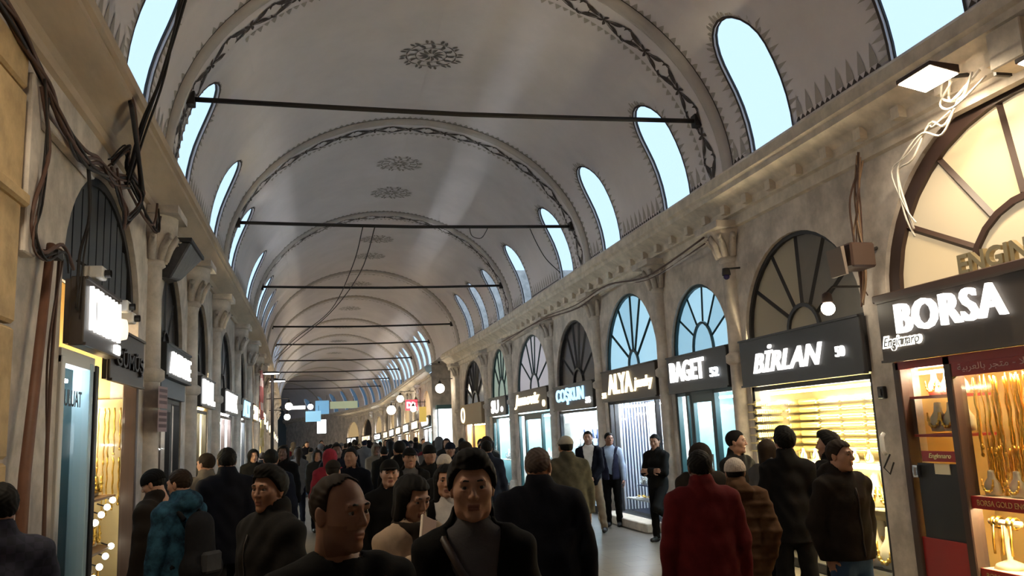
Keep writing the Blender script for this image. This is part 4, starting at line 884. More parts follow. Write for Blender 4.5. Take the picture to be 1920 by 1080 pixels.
t = thing('round_sign_lamp', (-1.85, 8.78, 3.02), 'round cream lamp disc at the end of the brown projecting sign', 'lamp'); mb = MB(); mb.lathe([(0,.05),(.10,.05),(.11,0),(0,-.01)], (-1.9,8.78,3.0), 16, axis='x'); mb.build('disc', pm('cream_glow', (.8,.7,.5), .5, emit=.35), t, smooth=True); mb = MB(); mb.box(-2.05,-1.9,8.76,8.80,2.98,3.02); mb.build('bracket', M['iron'], t)

# street lamps and hanging things further on
def globe(x, y, z, label, r=.2, wallx=None, m='bulb'):
    t = thing('globe_lamp', (x,y,z), label, 'lamp'); mb = MB(); mb.ball((x,y,z), r, 14); mb.build('globe', M[m], t, smooth=True)
    mb = MB(); mb.lathe([(.05,r*.8),(.09,r*.95),(.04,r+.12)], (x,y,z), 10); mb.build('cap', M['iron'], t)
    if wallx is not None: mb = MB(); mb.tube([(x,y,z+r+.1),(x,y,z+r+.2),(wallx,y,z+r+.2)], .02); mb.build('arm', M['iron'], t)
    return t
globe(5.30, 35.6, 3.75, 'round glowing globe lamp at the side street corner', .2, 5.85)
globe(5.05, 47.6, 4.15, 'globe lamp on the far right wall above the red sign', .2, 5.85)
globe(4.85, 50.5, 3.70, 'larger bright globe lamp further along the right wall', .27, 5.85)
globe(5.2, 43.4, 3.30, 'small globe lamp under the red sign', .15, 5.85)
globe(-1.0, 40.0, 3.45, 'upper globe lamp on the far left wall', .17, -2.05); globe(-1.1, 42.5, 3.10, 'lower globe lamp on the far left wall', .15, -2.05)
t = thing('street_lamp', (-1.42, 27.4, 0), 'dark lamp post with two glowing discs by the hanging cloth', 'lamp'); mb = MB(); mb.tube([(-1.42,27.4,0),(-1.42,27.4,3.95)], .05, 8); mb.build('pole', M['iron'], t, smooth=True)
for y, x, z in ((26.9,-1.44,3.92), (28.1,-1.28,3.76)):
    mb = MB(); mb.lathe([(0,.06),(.24,.05),(.26,0)], (x,y,z), 16); h = mb.build('lamp_head', M['iron'], t, smooth=True); mb = MB(); mb.lathe([(0,-.03),(.25,-.005)], (x,y,z), 16); mb.build('lamp_disc', M['bulbw'], h, smooth=True)
MB().tube([(-1.42,27.4,3.9),(-1.44,26.9,3.97)], .02).build('arm', M['iron'], t); MB().tube([(-1.42,27.4,3.8),(-1.28,28.1,3.83)], .02).build('arm', M['iron'], t)
t = thing('lamp_mast', (6.15, 40.4, 5.3), 'thin black mast with small lamp at the side street corner', 'lamp'); mb = MB(); mb.tube([(6.1,40.4,5.3),(6.1,40.4,7.3)], .05, 6); mb.build('mast', M['iron'], t); mb = MB(); mb.ball((6.5,40.4,6.4), (.08,.08,.2), 8); mb.build('lamp', M['bulbw'], t); mb = MB(); mb.tube([(6.1,40.4,6.1),(6.55,40.4,6.1)], .03); mb.build('arm', M['iron'], t)
# hanging cloths
def cloth(name, y0, y1, x, z0, z1, mats, label, n=10):
    t = thing(name, (x, (y0+y1)/2, z0), label, 'cloth'); mb = MB(); k = 6
    for i in range(n+1):
        for j in range(k+1): yy = y0+(y1-y0)*i/n; mb.v.append((x+.05*math.sin(i*1.9)+.02*math.sin(j*1.3+i), yy, z0+(z1-z0)*j/k+.03*math.sin(i*1.1)*(j == 0)))
    for i in range(n):
        for j in range(k): a = i*(k+1)+j; mb.f.append((a,a+1,a+k+2,a+k+1)); mb.m.append((i+j) % len(mats) if len(mats) > 1 else 0)
    mb.build('fabric', mats, t, smooth=True); mb = MB(); mb.tube([(x,y0-.05,z1+.02),(x,y1+.05,z1+.02)], .02); mb.build('rail', M['iron'], t)
cloth('hanging_cloth', 26.4, 28.2, -1.74, 2.55, 4.0, [pm('red_cloth', (.36,.08,.07), .8), pm('pink_cloth', (.55,.38,.34), .8), pm('red_cloth', (.3,.06,.06), .8)], 'red and white patterned cloth hanging on the left wall')
cloth('hanging_cloth', 26.5, 28.0, -1.72, .9, 2.5, [pm('gold_cloth', (.5,.36,.12), .7), pm('tan_cloth', (.62,.5,.28), .7)], 'gold patterned cloth hanging below the red one')
# far signs
def hang_sign(x, y, z, w, h, mat, label, txt=None, name='hanging_sign', th=.12):
    t = thing(name, (x,y,z-h/2), label, 'sign'); mb = MB(); mb.box(x-w/2,x+w/2,y,y+th,z-h/2,z+h/2); mb.build('panel', mat, t, bevel=.01)
    for e in (-.35,.35): MB().tube([(x+e*w,y+th/2,z+h/2),(x+e*w,y+th/2,z+h/2+.35)], .015, 5).build('hanger', M['iron'], t)
    if txt:
        vs, fs, asp = text_geo(txt, .04, 0, 1.0, .05); mb = MB(); mb.v = [(x-w*.42+w*.84*v[0], y-.01-.02*v[2], z-h*.3+h*.6*v[1]) for v in vs]; mb.f = fs; mb.m = [0]*len(fs); mb.build('lettering', M['lettw'], t)
    return t
hang_sign(5.2, 44.0, 3.55, .62, .55, pm('red_lit_panel', (.6,.03,.05), .5, emit=.35, ecol=(.9,.06,.1)), 'small glowing red sign on the right beyond the side street', 'DR')
hang_sign(5.5, 42.1, 2.95, .35, .75, pm('yellow_lit_panel', (.6,.42,.10), .5, emit=.2), 'narrow yellow lit sign below the red sign')
hang_sign(1.05, 58.0, 4.5, .9, .9, pm('blue_lit_panel', (.14,.32,.5), .5, emit=.2), 'upper pale blue lit panel hanging far down the street')
hang_sign(.45, 57.6, 3.9, 1.0, .7, pm('blue_lit_panel_2', (.22,.45,.62), .5, emit=.22), 'lower pale blue lit panel hanging far down the street')
hang_sign(2.6, 60.0, 4.75, 1.9, .5, pm('pale_green_lit_panel', (.36,.4,.26), .5, emit=.15), 'pale green lit sign hanging far down the street')
hang_sign(-.55, 56.5, 4.45, .95, .22, pm('white_lit_bars', (.8,.8,.8), .5, emit=.8), 'thin white lit sign bar hanging far down the street')
hang_sign(1.1, 61.0, 3.35, .62, .95, pm('white_lit_board', (.85,.9,.95), .5, emit=.9), 'bright white lit board at the far end of the street')
globe(.25, 56.2, 4.45, 'oval white lamp beside the blue panels', .18, None, 'bulbw')
t = thing('lit_display_case', (6.45, 40.9, 0), 'tall bright white display case at the side street corner', 'display case'); mb = MB(); mb.box(6.0,7.0,40.75,41.15,0,.85); mb.build('base', M['dark'], t); mb = MB(); mb.box(6.05,6.95,40.78,41.15,.85,3.1); mb.build('lit_face', pm('white_lit_case', (.85,.95,1), .5, emit=.9), t); mb = MB(); mb.box(5.98,7.02,40.72,41.15,3.1,3.3); tp = mb.build('top_panel', pm('teal_top', (.10,.22,.25), .5), t)
for e in (6.0, 6.97): mb = MB(); mb.box(e, e+.05, 40.74, 40.79, .85, 3.1); mb.build('corner_post', M['green'], t)
# small stool and doorstep at the ALYA shop
mb = MB(); R.box(mb, 13.8, 16.4, -.40, -.045, 0, .16); tag(mb.build('doorstep', M['stone2'], base=(5.5,15.0,0), bevel=.015), 'low stone doorstep in front of the ALYA shop', 'doorstep')

# ------------------------------------------------------------------ people
class Field:
    """signed distance field on a box; smooth union of limbs, then a surface-net mesh"""
    def __init__(s, lo, hi, h):
        s.h = h; s.ax = [np.arange(lo[i]-2*h, hi[i]+2.5*h, h) for i in range(3)]; s.D = np.full([len(a) for a in s.ax], 1.0)
    def block(s, lo, hi):
        sl = []
        for i in range(3):
            a = s.ax[i]; i0 = max(0, int(np.searchsorted(a, lo[i]))-1); i1 = min(len(a), int(np.searchsorted(a, hi[i]))+2); sl.append(slice(i0, max(i1, i0+1)))
        X = s.ax[0][sl[0]][:, None, None]; Y = s.ax[1][sl[1]][None, :, None]; Z = s.ax[2][sl[2]][None, None, :]
        return tuple(sl), X, Y, Z
    def join(s, sl, d, k):
        a = s.D[sl]; h = np.maximum(k-np.abs(a-d), 0)/k; s.D[sl] = np.minimum(a, d)-h*h*k*.25
    def carve(s, sl, d, k):
        a = s.D[sl]; h = np.maximum(k-np.abs(a+d), 0)/k; s.D[sl] = np.maximum(a, -d)+h*h*k*.25
    def cone(s, a, b, ra, rb, k=.04, sy=1.0):
        a = np.array(a, float); b = np.array(b, float); m = max(ra, rb)+k+.03; sl, X, Y, Z = s.block(np.minimum(a, b)-m, np.maximum(a, b)+m)
        d = b-a; L2 = max(1e-9, d[0]**2+(d[1]/sy)**2+d[2]**2); px, py, pz = X-a[0], (Y-a[1])/sy, Z-a[2]
        t = np.clip((px*d[0]+py*d[1]/sy+pz*d[2])/L2, 0, 1); q = np.sqrt((px-t*d[0])**2+(py-t*d[1]/sy)**2+(pz-t*d[2])**2)-(ra+(rb-ra)*t)
        s.join(sl, q*(.5+.5*sy if sy < 1 else 1), k)
    def ell(s, c, r, k=.03, sub=False):
        c = np.array(c, float); r = np.array(r, float); m = r+k+.03; sl, X, Y, Z = s.block(c-m, c+m); x, y, z = X-c[0], Y-c[1], Z-c[2]
        k0 = np.sqrt((x/r[0])**2+(y/r[1])**2+(z/r[2])**2)+1e-9; k1 = np.sqrt((x/r[0]**2)**2+(y/r[1]**2)**2+(z/r[2]**2)**2)+1e-9; d = k0*(k0-1)/k1
        (s.carve if sub else s.join)(sl, d, k)
    def all(s): return s.ax[0][:, None, None], s.ax[1][None, :, None], s.ax[2][None, None, :]
    def mesh(s):
        D = s.D; n = D.shape; S = D < 0; acc = np.zeros((n[0]-1, n[1]-1, n[2]-1, 3), np.float32); cnt = np.zeros((n[0]-1, n[1]-1, n[2]-1), np.float32)
        sgn = S.astype(np.int8)
        mix = np.zeros(cnt.shape, np.int8); 
        for i in (0,1):
            for j in (0,1):
                for k in (0,1): mix += sgn[i:n[0]-1+i, j:n[1]-1+j, k:n[2]-1+k]
        act = np.argwhere((mix > 0) & (mix < 8))
        if len(act) == 0: return np.zeros((0,3)), []
        I, J, K = act.T; pos = np.zeros((len(act), 3)); c = np.zeros(len(act)); cor = [(i,j,k) for i in (0,1) for j in (0,1) for k in (0,1)]
        for p in cor:
            for ax in range(3):
                if p[ax]: continue
                q = list(p); q[ax] = 1; a = D[I+p[0], J+p[1], K+p[2]]; b = D[I+q[0], J+q[1], K+q[2]]; m = (a < 0) != (b < 0); t = np.where(m, a/np.where(m, a-b, 1), 0)
                for e in range(3): pos[:, e] += np.where(m, p[e]+(t if e == ax else 0), 0)
                c += m
        pos = pos/c[:, None]+act; vid = np.full(cnt.shape, -1); vid[I, J, K] = np.arange(len(act))
        V_ = np.stack([s.ax[e][0]+pos[:, e]*s.h for e in range(3)], 1); F = []
        for ax in range(3):
            o1, o2 = [(1,2),(2,0),(0,1)][ax]; sh = [slice(1,-1)]*3; sh[ax] = slice(0, n[ax]-1); sh2 = [slice(1,-1)]*3; sh2[ax] = slice(1, n[ax])
            A = S[tuple(sh)]; B = S[tuple(sh2)]; e = np.argwhere(A != B); 
            if len(e) == 0: continue
            off = np.ones(3, int); off[ax] = 0; e = e+off; fl = S[e[:,0], e[:,1], e[:,2]]
            def cell(d1, d2): q = e.copy(); q[:, o1] += d1; q[:, o2] += d2; return vid[q[:,0], q[:,1], q[:,2]]
            f = np.stack([cell(-1,-1), cell(0,-1), cell(0,0), cell(-1,0)], 1); f = np.where(fl[:, None], f, f[:, ::-1]); F.append(f)
        return V_, np.concatenate(F).tolist()
def rotm(rz=0, rx=0, ry=0): return np.array(Matrix.Rotation(rz, 3, 'Z') @ Matrix.Rotation(rx, 3, 'X') @ Matrix.Rotation(ry, 3, 'Y'))
_hc = {}
def head_geo(kind, h):
    if (kind, h) in _hc: return _hc[(kind, h)]
    f = Field((-.1,-.13,-.24), (.1,.14,.13), h); g = kind == 'f'; j = .052 if g else .058
    f.ell((0,-.012,.03), (.074,.094,.086), .02); f.ell((0,.02,-.045), (j,.066,.074), .05); f.ell((0,.070,-.100), (.022,.018,.016), .035)
    for e in (-1, 1):
        f.ell((e*.040,.048,-.018), (.024,.028,.024), .03); f.ell((e*.045,.01,-.075), (.018,.03,.025), .03); f.ell((e*.077,-.008,-.008), (.007,.019,.031), .008); f.ell((e*.081,-.014,.002), (.006,.012,.022), .008)
    f.cone((-.038,.082,.028), (.038,.082,.028), .009, .009, .018); f.cone((0,.086,.018), (0,.105,-.024), .0075, .0115, .014)
    for e in (-1, 1):
        f.ell((e*.011,.096,-.029), (.008,.009,.007), .01); f.ell((e*.032,.097,.008), (.017,.013,.010), .014, True); f.ell((e*.031,.078,.0165), (.017,.012,.0055), .006); f.ell((e*.031,.077,-.003), (.016,.011,.004), .006)
    f.ell((0,.085,-.058), (.022,.008,.0055), .012); f.ell((0,.083,-.070), (.019,.008,.006), .012); f.ell((0,.096,-.064), (.023,.007,.0020), .004, True)
    f.cone((0,-.02,-.06), (0,-.035,-.22), .050 if g else .057, .053 if g else .062, .03)
    V_, F = f.mesh(); V_ = np.asarray(V_); lips = []
    for q in F:
        c = V_[q].mean(0); lips.append(1 if (c[1] > .080 and -.0755 < c[2] < -.0535 and abs(c[0]) < .021) else (2 if (c[2] < -.045 and c[1] > .0 and c[2] > -.13) or (c[2] < -.03 and abs(c[0]) > .045 and c[1] > .015) else 0))
    _hc[(kind, h)] = (V_, F, lips); return _hc[(kind, h)]
def hair_geo(style, h):
    if ('hair', style, h) in _hc: return _hc[('hair', style, h)]
    f = Field((-.13,-.18,-.36 if style in ('long','bob','veil') else -.16), (.13,.18,.17), h); r0 = np.array((.074,.094,.086)); c0 = (0,-.012,.03); X, Y, Z = f.all()
    inf = dict(short=.011, thin=.006, long=.014, bob=.014, beanie=.02, cap=.018, hood=.035, tall=.02, veil=.02)[style]; f.ell(c0, r0+inf, .02)
    if style == 'tall': f.ell((0,.03,.11), (.06,.06,.035), .03)
    wav = .0025*np.sin(X*170+3*np.sin(Z*60))*np.sin(Z*120+Y*90); f.D = f.D+wav if style not in ('beanie','cap') else f.D+.0015*np.sin(X*400)*(style == 'beanie')
    if style in ('short', 'thin', 'tall'):
        hl = .070 if style != 'thin' else .092
        f.D = np.maximum(f.D, np.minimum(Y-.012-.62*Z, hl-Z+1.2*X*X)); f.D = np.maximum(f.D, np.minimum(Y+.022, -.012-Z)); f.D = np.maximum(f.D, -.075-Z+.2*np.abs(X))
        if style == 'thin': f.D = np.maximum(f.D, np.minimum(Y-.015, .112-Z-.5*np.abs(X)))
    if style in ('long', 'bob'):
        b = -.30 if style == 'long' else -.15
        for e in (-1, 1): f.cone((e*.062,-.01,.03), (e*.072,.0,b+.05), .032, .036, .04)
        f.cone((0,-.075,.03), (0,-.075,b+.04), .06, .06, .05); f.D = np.maximum(f.D, np.minimum(np.minimum(Y-.02, .07-Z), .058-np.abs(X)+.0*Z))
        f.D = np.maximum(f.D, np.minimum(Y-.055, .066-Z))
    if style == 'beanie': f.D = np.maximum(f.D, .015-Z+.15*Y*0); f.cone((-.05,.0,.03), (.05,.0,.03), .0, .0, .01)
    if style == 'cap': f.D = np.maximum(f.D, .035-Z); f.ell((0,.095,.045), (.065,.065,.009), .012)
    if style == 'hood': f.cone((0,-.05,-.02), (0,-.06,-.1), .09, .10, .05); f.D = np.maximum(f.D, np.minimum(np.minimum(Y-.03, .085-Z), .066-np.abs(X))); f.D = np.maximum(f.D, np.minimum(Y-.03, -.06-Z))
    V_, F = f.mesh(); _hc[('hair', style, h)] = (np.asarray(V_), F); return _hc[('hair', style, h)]
def hand_geo(curl, h=.0055):
    """hand hanging along -z, palm facing -x, thumb towards +y"""
    if ('hand', curl) in _hc: return _hc[('hand', curl)]
    f = Field((-.09,-.07,-.22), (.05,.11,.03), h); f.cone((0,0,.02), (0,0,-.02), .026, .024, .02); f.ell((0,0,-.055), (.016,.041,.05), .02)
    for i, (y, ln) in enumerate(((-.031,.058),(-.011,.074),(.010,.080),(.030,.070))):
        p = np.array((0., y, -.095)); a = curl*.5
        for sgm, (l, r) in enumerate(((.45,.0088),(.32,.0082),(.25,.0075))):
            q = p+ln*l*np.array((-math.sin(a), (y*.6)*.3, -math.cos(a))); f.cone(p, q, r, r*.93, .004); p = q; a += curl*(.9 if sgm == 0 else .7)
    p = np.array((-.004,.032,-.03)); q = np.array((-.018,.062,-.062)); f.cone(p, q, .013, .0105, .012); f.cone(q, q+np.array((-.012-.01*curl,.008-.012*curl,-.030)), .0105, .0085, .006)
    V_, F = f.mesh(); _hc[('hand', curl)] = (np.asarray(V_), F); return _hc[('hand', curl)]
def nrm(v): v = np.array(v, float); return v/np.linalg.norm(v)
ARMS = dict(hang=((.20,.0,-1),(.07,.16,-1)), back=((.12,-.35,-1),(.06,-.1,-1)), fwd=((.12,.35,-1),(.02,.6,-1)), pocket=((.26,-.20,-1),(-.20,.16,-1)), cross=((.10,.30,-1),(-.95,.45,.12)), front=((.12,.12,-1),(-.50,.62,-.75)), hold=((.14,.10,-1),(-.30,.92,.22)), hold2=((.1,.12,-1),(-.62,.78,.08)), phone=((.14,.22,-1),(-.30,.62,.80)), phone2=((.12,.18,-1),(-.62,.62,.52)))
LEGS = dict(stand=((.03,.0,-1),(.01,-.02,-1)), f=((.0,.33,-1),(.0,-.08,-1)), b=((.0,-.22,-1),(.0,-.50,-1)), wide=((.17,.03,-1),(.10,-.02,-1)), prop=((.0,.62,-.80),(.0,-.92,-.42)))
def skeleton(arms, legs, lean=0.0, wide=1.0):
    J = {}; hipz = .90
    J['pel'] = np.array((0,0,.93)); J['waist'] = np.array((0,lean*.1,1.08)); J['chest'] = np.array((0,.005+lean*.3,1.28)); J['neck'] = np.array((0,-.015+lean*.45,1.47)); J['head'] = np.array((0,.012+lean*.55,1.628))
    for s, e in (('l',-1), ('r',1)):
        A = ARMS[arms[0 if s == 'l' else 1]] if isinstance(arms[0 if s == 'l' else 1], str) else arms[0 if s == 'l' else 1]
        sh = np.array((e*.163*wide, lean*.4, 1.395)); u = nrm(A[0])*np.array((e,1,1)); w = nrm(A[1])*np.array((e,1,1)); J['sh'+s] = sh; J['el'+s] = sh+u*.285; J['wr'+s] = J['el'+s]+w*.245; J['fo'+s] = w
        G = LEGS[legs[0 if s == 'l' else 1]]; u = nrm(G[0])*np.array((e,1,1)); w = nrm(G[1])*np.array((e,1,1)); hp = np.array((e*.088,0,hipz)); J['hp'+s] = hp; J['kn'+s] = hp+u*.42; J['an'+s] = J['kn'+s]+w*.40
    low = min(J['anl'][2], J['anr'][2])-.08
    for k in J:
        if not k.startswith('fo'): J[k] = J[k]-np.array((0,0,low))
    return J
def torso(f, J, i=0.0, belly=0.0, wide=1.0, hem=None, k=.06):
    w = wide; hm = J['pel'] if hem is None else np.array((0,0,hem))
    f.cone(hm, J['waist'], (.140+i)*w, (.128+i+belly*.3)*w, k, .74); f.cone(J['waist'], J['chest'], (.128+i+belly*.3)*w, (.145+i)*w, k, .72); f.cone(J['shl']*[.86,1,1], J['shr']*[.86,1,1], .060+i*.8, .060+i*.8, k); f.cone(J['shl']*[.7,1,1]+[0,0,.015], J['neck']-[0,0,.02], .055+i*.6, .06+i*.5, .04); f.cone(J['shr']*[.7,1,1]+[0,0,.015], J['neck']-[0,0,.02], .055+i*.6, .06+i*.5, .04)
    f.cone(J['chest'], J['neck']-[0,0,.05], (.13+i)*w, .065+i*.6, k, .72)
    if belly: f.ell(J['waist']+[0,.05+belly*.6,-.02], ((.12+i)*w,.10+belly,.16), .06)
def limb_arm(f, J, s, i, k=.03): f.cone(J['sh'+s], J['el'+s], .058+i, .047+i, k); f.cone(J['el'+s], J['wr'+s], .047+i, .034+i, k)
def limb_leg(f, J, s, i, k=.03): f.cone(J['hp'+s], J['kn'+s], .082+i, .057+i, k); f.cone(J['kn'+s], J['an'+s], .057+i, .042+i*1.2, k)
def npmesh(name, V_, F, mats, idx=None):
    me = bpy.data.meshes.new(name); me.from_pydata([tuple(v) for v in V_], [], F)
    for m in mats: me.materials.append(m)
    if idx is not None: me.polygons.foreach_set('material_index', idx)
    me.polygons.foreach_set('use_smooth', [True]*len(F)); me.update(); return me
def cm(name, col, rough=.85, var=.2, scale=9, bump=.25, col2=None): return pm('cloth_'+name, col, rough, var=var, scale=scale, bump=bump, col2=col2, spec=.12)
SKIN = {'tan': pm('tan_skin', (.27,.135,.085), .55), 'light': pm('light_skin', (.40,.22,.15), .55), 'dark': pm('brown_skin', (.12,.06,.04), .55)}
LIP = pm('lip_skin', (.22,.085,.065), .5); STUB = {'tan': pm('stubble_skin', (.20,.10,.065), .6), 'light': pm('stubble_skin_light', (.27,.155,.11), .6), 'dark': pm('stubble_skin_dark', (.12,.07,.05), .6)}
HAIR = {'black': pm('black_hair', (.006,.005,.0045), .7, spec=.15), 'brown': pm('brown_hair', (.022,.013,.008), .7, spec=.15), 'grey': pm('grey_hair', (.07,.055,.05), .7, spec=.15)}
BROW = pm('eyebrow_hair', (.02,.014,.01), .7); EYEW = pm('eye_white', (.28,.26,.24), .35); EYED = pm('eye_iris', (.025,.016,.01), .2)
def person(loc, face, H, label, top, bottom, hair=('short','black'), skin='tan', sex='m', arms=('hang','hang'), legs=('f','b'), turn=0, nod=0, lean=0., wide=1.0, belly=0., coat=None, infl=.022, hem=None, shirt=None, puffer=False, hood=False, stub=False, lod=1, detail=True, group=None, shoes=None, curl=.55, collar=True, hatmat=None, fold=.004, vest=False, scarf=None):
    """one figure: continuous body mesh with head and hands; clothes, hair and shoes are its parts"""
    hb = (.011, .015, .028)[lod]; hh = (.0045, .007, .012)[lod]; J = skeleton(arms, legs, lean, wide); S = H/1.75
    lo = np.min([v for k, v in J.items() if not k.startswith('fo')], 0)-.28; hi = np.max([v for k, v in J.items() if not k.startswith('fo')], 0)+.28
    f = Field(lo, hi, .022 if lod < 2 else .03); torso(f, J, 0, belly, wide); f.cone(J['neck']-[0,0,.05], J['neck']+[0,0,.07], .055, .052, .03)
    for s in 'lr': limb_arm(f, J, s, 0); limb_leg(f, J, s, 0); f.cone(J['an'+s]-[0,.02,.02], J['an'+s]+[0,.14,-.05], .04, .03, .03)
    V_, F = f.mesh(); parts = [(np.asarray(V_), F, [0]*len(F))]
    hv, hf, hl = head_geo(sex, hh); Rh = rotm(turn, nod); hd = J['head']
    parts.append((hv@Rh.T+hd, hf, [l if l < 2 or stub else 0 for l in hl]))
    if lod < 2:
        for s, e in (('l',-1), ('r',1)):
            gv, gf = hand_geo(curl); d = J['fo'+s]; z = -d; x = nrm(np.array((e,0,0.))-z*np.dot((e,0,0.), z)) if abs(z[0]) < .9 else nrm(np.array((0,-1.,0))-z*np.dot((0,-1.,0), z)); y = np.cross(z, x)
            if y[1] < 0 and abs(z[1]) < .8: y = -y
            B = np.stack([x, y, z], 1); g2 = gf if np.linalg.det(B) > 0 else [q[::-1] for q in gf]; parts.append((gv@B.T+J['wr'+s]-z*0.0, g2, [0]*len(gf)))
    V_ = np.concatenate([p[0] for p in parts])*S; F = []; idx = []; o = 0
    for p in parts: F += [[i+o for i in q] for q in p[1]]; idx += p[2]; o += len(p[0])
    ob = bpy.data.objects.new('person', npmesh('person', V_, F, [SKIN[skin], LIP, STUB[skin]], idx)); COL.objects.link(ob); ob.location = warp(loc); ob.rotation_euler = (0,0,math.atan2(-face[0], face[1])); tag(ob, label, 'person', group)
    def part(name, V_, F, m, par=ob): c = bpy.data.objects.new(name, npmesh(name, np.asarray(V_)*S, F, [m])); COL.objects.link(c); c.parent = par; return c
    # trousers
    f = Field((-.45,lo[1],-.02), (.45,hi[1],J['waist'][2]+.06), hb); f.cone(J['pel']+[0,0,.06], J['pel']-[0,0,.03], .150*wide, .155*wide, .05, .74)
    for s in 'lr': limb_leg(f, J, s, .014)
    X, Y, Z = f.all(); f.D = f.D+fold*np.sin(Z*48+4*np.sin(X*11))*np.clip(1.2-Z, .2, 1); 
    for s in 'lr': pass
    f.D = np.maximum(f.D, Z-(J['waist'][2]+.02)); f.D = np.maximum(f.D, .05-Z); part('trousers', *f.mesh(), bottom)
    # shoes
    for s in 'lr':
        a = J['an'+s]; fz = .04 if abs(a[2]-.08) < .05 else a[2]-.05; f = Field(a-[.08,.12,.12], a+[.08,.24,.06], hb); f.cone((a[0],a[1]-.03,max(.045,fz+.01)), (a[0],a[1]+.15,max(.036,fz)), .046, .036, .03); f.cone(a, (a[0],a[1]-.01,max(.05,fz)), .05, .045, .03); X, Y, Z = f.all(); f.D = np.maximum(f.D, max(.004, fz-.036)-Z); f.D = np.maximum(f.D, Z-a[2]-.03); part('shoe', *f.mesh(), shoes or M['black'])
    # shirt under an open coat
    if shirt is not None:
        f = Field((-.5,-.35,J['pel'][2]-.25 if vest else J['pel'][2]-.02), (.5,.45,J['neck'][2]+.1), hb); torso(f, J, .012, belly, wide); f.cone(J['neck']-[0,0,.05], J['neck']+[0,0,.035], .07, .062, .03)
        if vest:
            for s in 'lr': limb_arm(f, J, s, .014)
        part('shirt', *f.mesh(), shirt)
    # jacket or coat
    hz = J['pel'][2]-.06 if hem is None else hem
    f = Field(lo*[1,1,0]+[0,0,hz-.03], hi*[1,1,0]+[0,0,J['neck'][2]+.13], hb); torso(f, J, infl, belly, wide)
    f.cone((0,0,hz-.05), J['waist'], (.150+infl+max(0,(.85-hz))*.09)*wide, (.128+infl+belly*.3)*wide, .06, .78)
    for s in 'lr':
        if not vest: limb_arm(f, J, s, infl*.62+.004, .028)
    if collar: f.cone(J['neck']-[0,0,.04], J['neck']+[0,-.005,.055], .088+infl*.3, .078+infl*.25, .03)
    if hood: f.ell(J['neck']+[0,-.10,.02], (.12,.075,.09), .04)
    X, Y, Z = f.all()
    if puffer: f.D = f.D+.0045*np.cos(Z*2*PI/.11+2.5*X)-.002*np.cos(Z*4*PI/.11+5*X)
    f.D = f.D+fold*np.sin(Z*34+6*np.sin(X*9+1)+5*Y)+fold*.6*np.sin(X*55+Z*21)
    f.D = np.maximum(f.D, hz-Z); 
    nk = J['neck']; f.carve((slice(None),)*3, np.sqrt((X-nk[0])**2+(Y-nk[1]-.012)**2+np.maximum(0, nk[2]+.015-Z)**2*9)-.068, .012)
    if shirt is not None: w = np.clip((nk[2]+.08-Z)*.0+.030+np.clip((Z-1.05)*.17, 0, .1), .03, .1); f.D = np.maximum(f.D, np.minimum(w-np.abs(X), Y-.02))
    jk = part('jacket', *f.mesh(), top)
    if lod == 0 and shirt is None:                 # front fastening follows the cloth
        JV = np.asarray(jk.data.vertices and [v.co[:] for v in jk.data.vertices])/S; pts = []
        for z in np.arange(hz+.03, nk[2]-.04, .05):
            q = JV[(np.abs(JV[:, 0]) < .02) & (np.abs(JV[:, 2]-z) < .03)]
            if len(q): pts.append((0, q[:, 1].max()+.001, z))
        if len(pts) > 3: mb = MB(); mb.tube(pts, .005, 5); part('zip', np.array(mb.v), [list(q) for q in mb.f], M['iron'], jk)
    if scarf is not None:
        f = Field(nk-[.17,.17,.12], nk+[.17,.2,.12], hb); R0 = .082
        for a in range(14): t0, t1 = 2*PI*a/14, 2*PI*(a+1)/14; f.cone(nk+[R0*math.cos(t0), .012+R0*math.sin(t0), .015-.02*math.sin(t0)], nk+[R0*math.cos(t1), .012+R0*math.sin(t1), .015-.02*math.sin(t1)], .034, .034, .01)
        f.cone(nk+[.02,.10,0], nk+[.035,.12,-.10], .035, .03, .02); part('scarf', *f.mesh(), scarf)
    # hair or headwear
    if hair:
        V_, F = hair_geo(hair[0], hh*1.1); nm = {'beanie': 'beanie', 'cap': 'cap', 'hood': 'hood'}.get(hair[0], 'hair'); m = hatmat or HAIR.get(hair[1], HAIR['black']); part(nm, V_@Rh.T+hd, F, m)
        if nm in ('beanie', 'cap'): V2, F2 = hair_geo('short', hh*1.3); part('hair', (V2*[.985,.985,.985])@Rh.T+hd, F2, HAIR['black'])
    if detail and lod < 2:
        for e in (-1, 1):
            mb = MB(); mb.ball((0,0,0), .0125, 10); p = part('eye', (np.array(mb.v)+[e*.031,.0745,.007])@Rh.T+hd, [list(q) for q in mb.f], EYEW); mb = MB(); mb.ball((0,0,0), .0065, 8); part('iris', (np.array(mb.v)*[1,.4,1]+[e*.031,.0855,.007])@Rh.T+hd, [list(q) for q in mb.f], EYED, p)
            mb = MB(); mb.tube([(e*.015,.0925,.030),(e*.030,.0915,.0325),(e*.047,.082,.026)], [.003,.0042,.002], 5); part('eyebrow', np.array(mb.v)@Rh.T+hd, [list(q) for q in mb.f], BROW)
    return ob
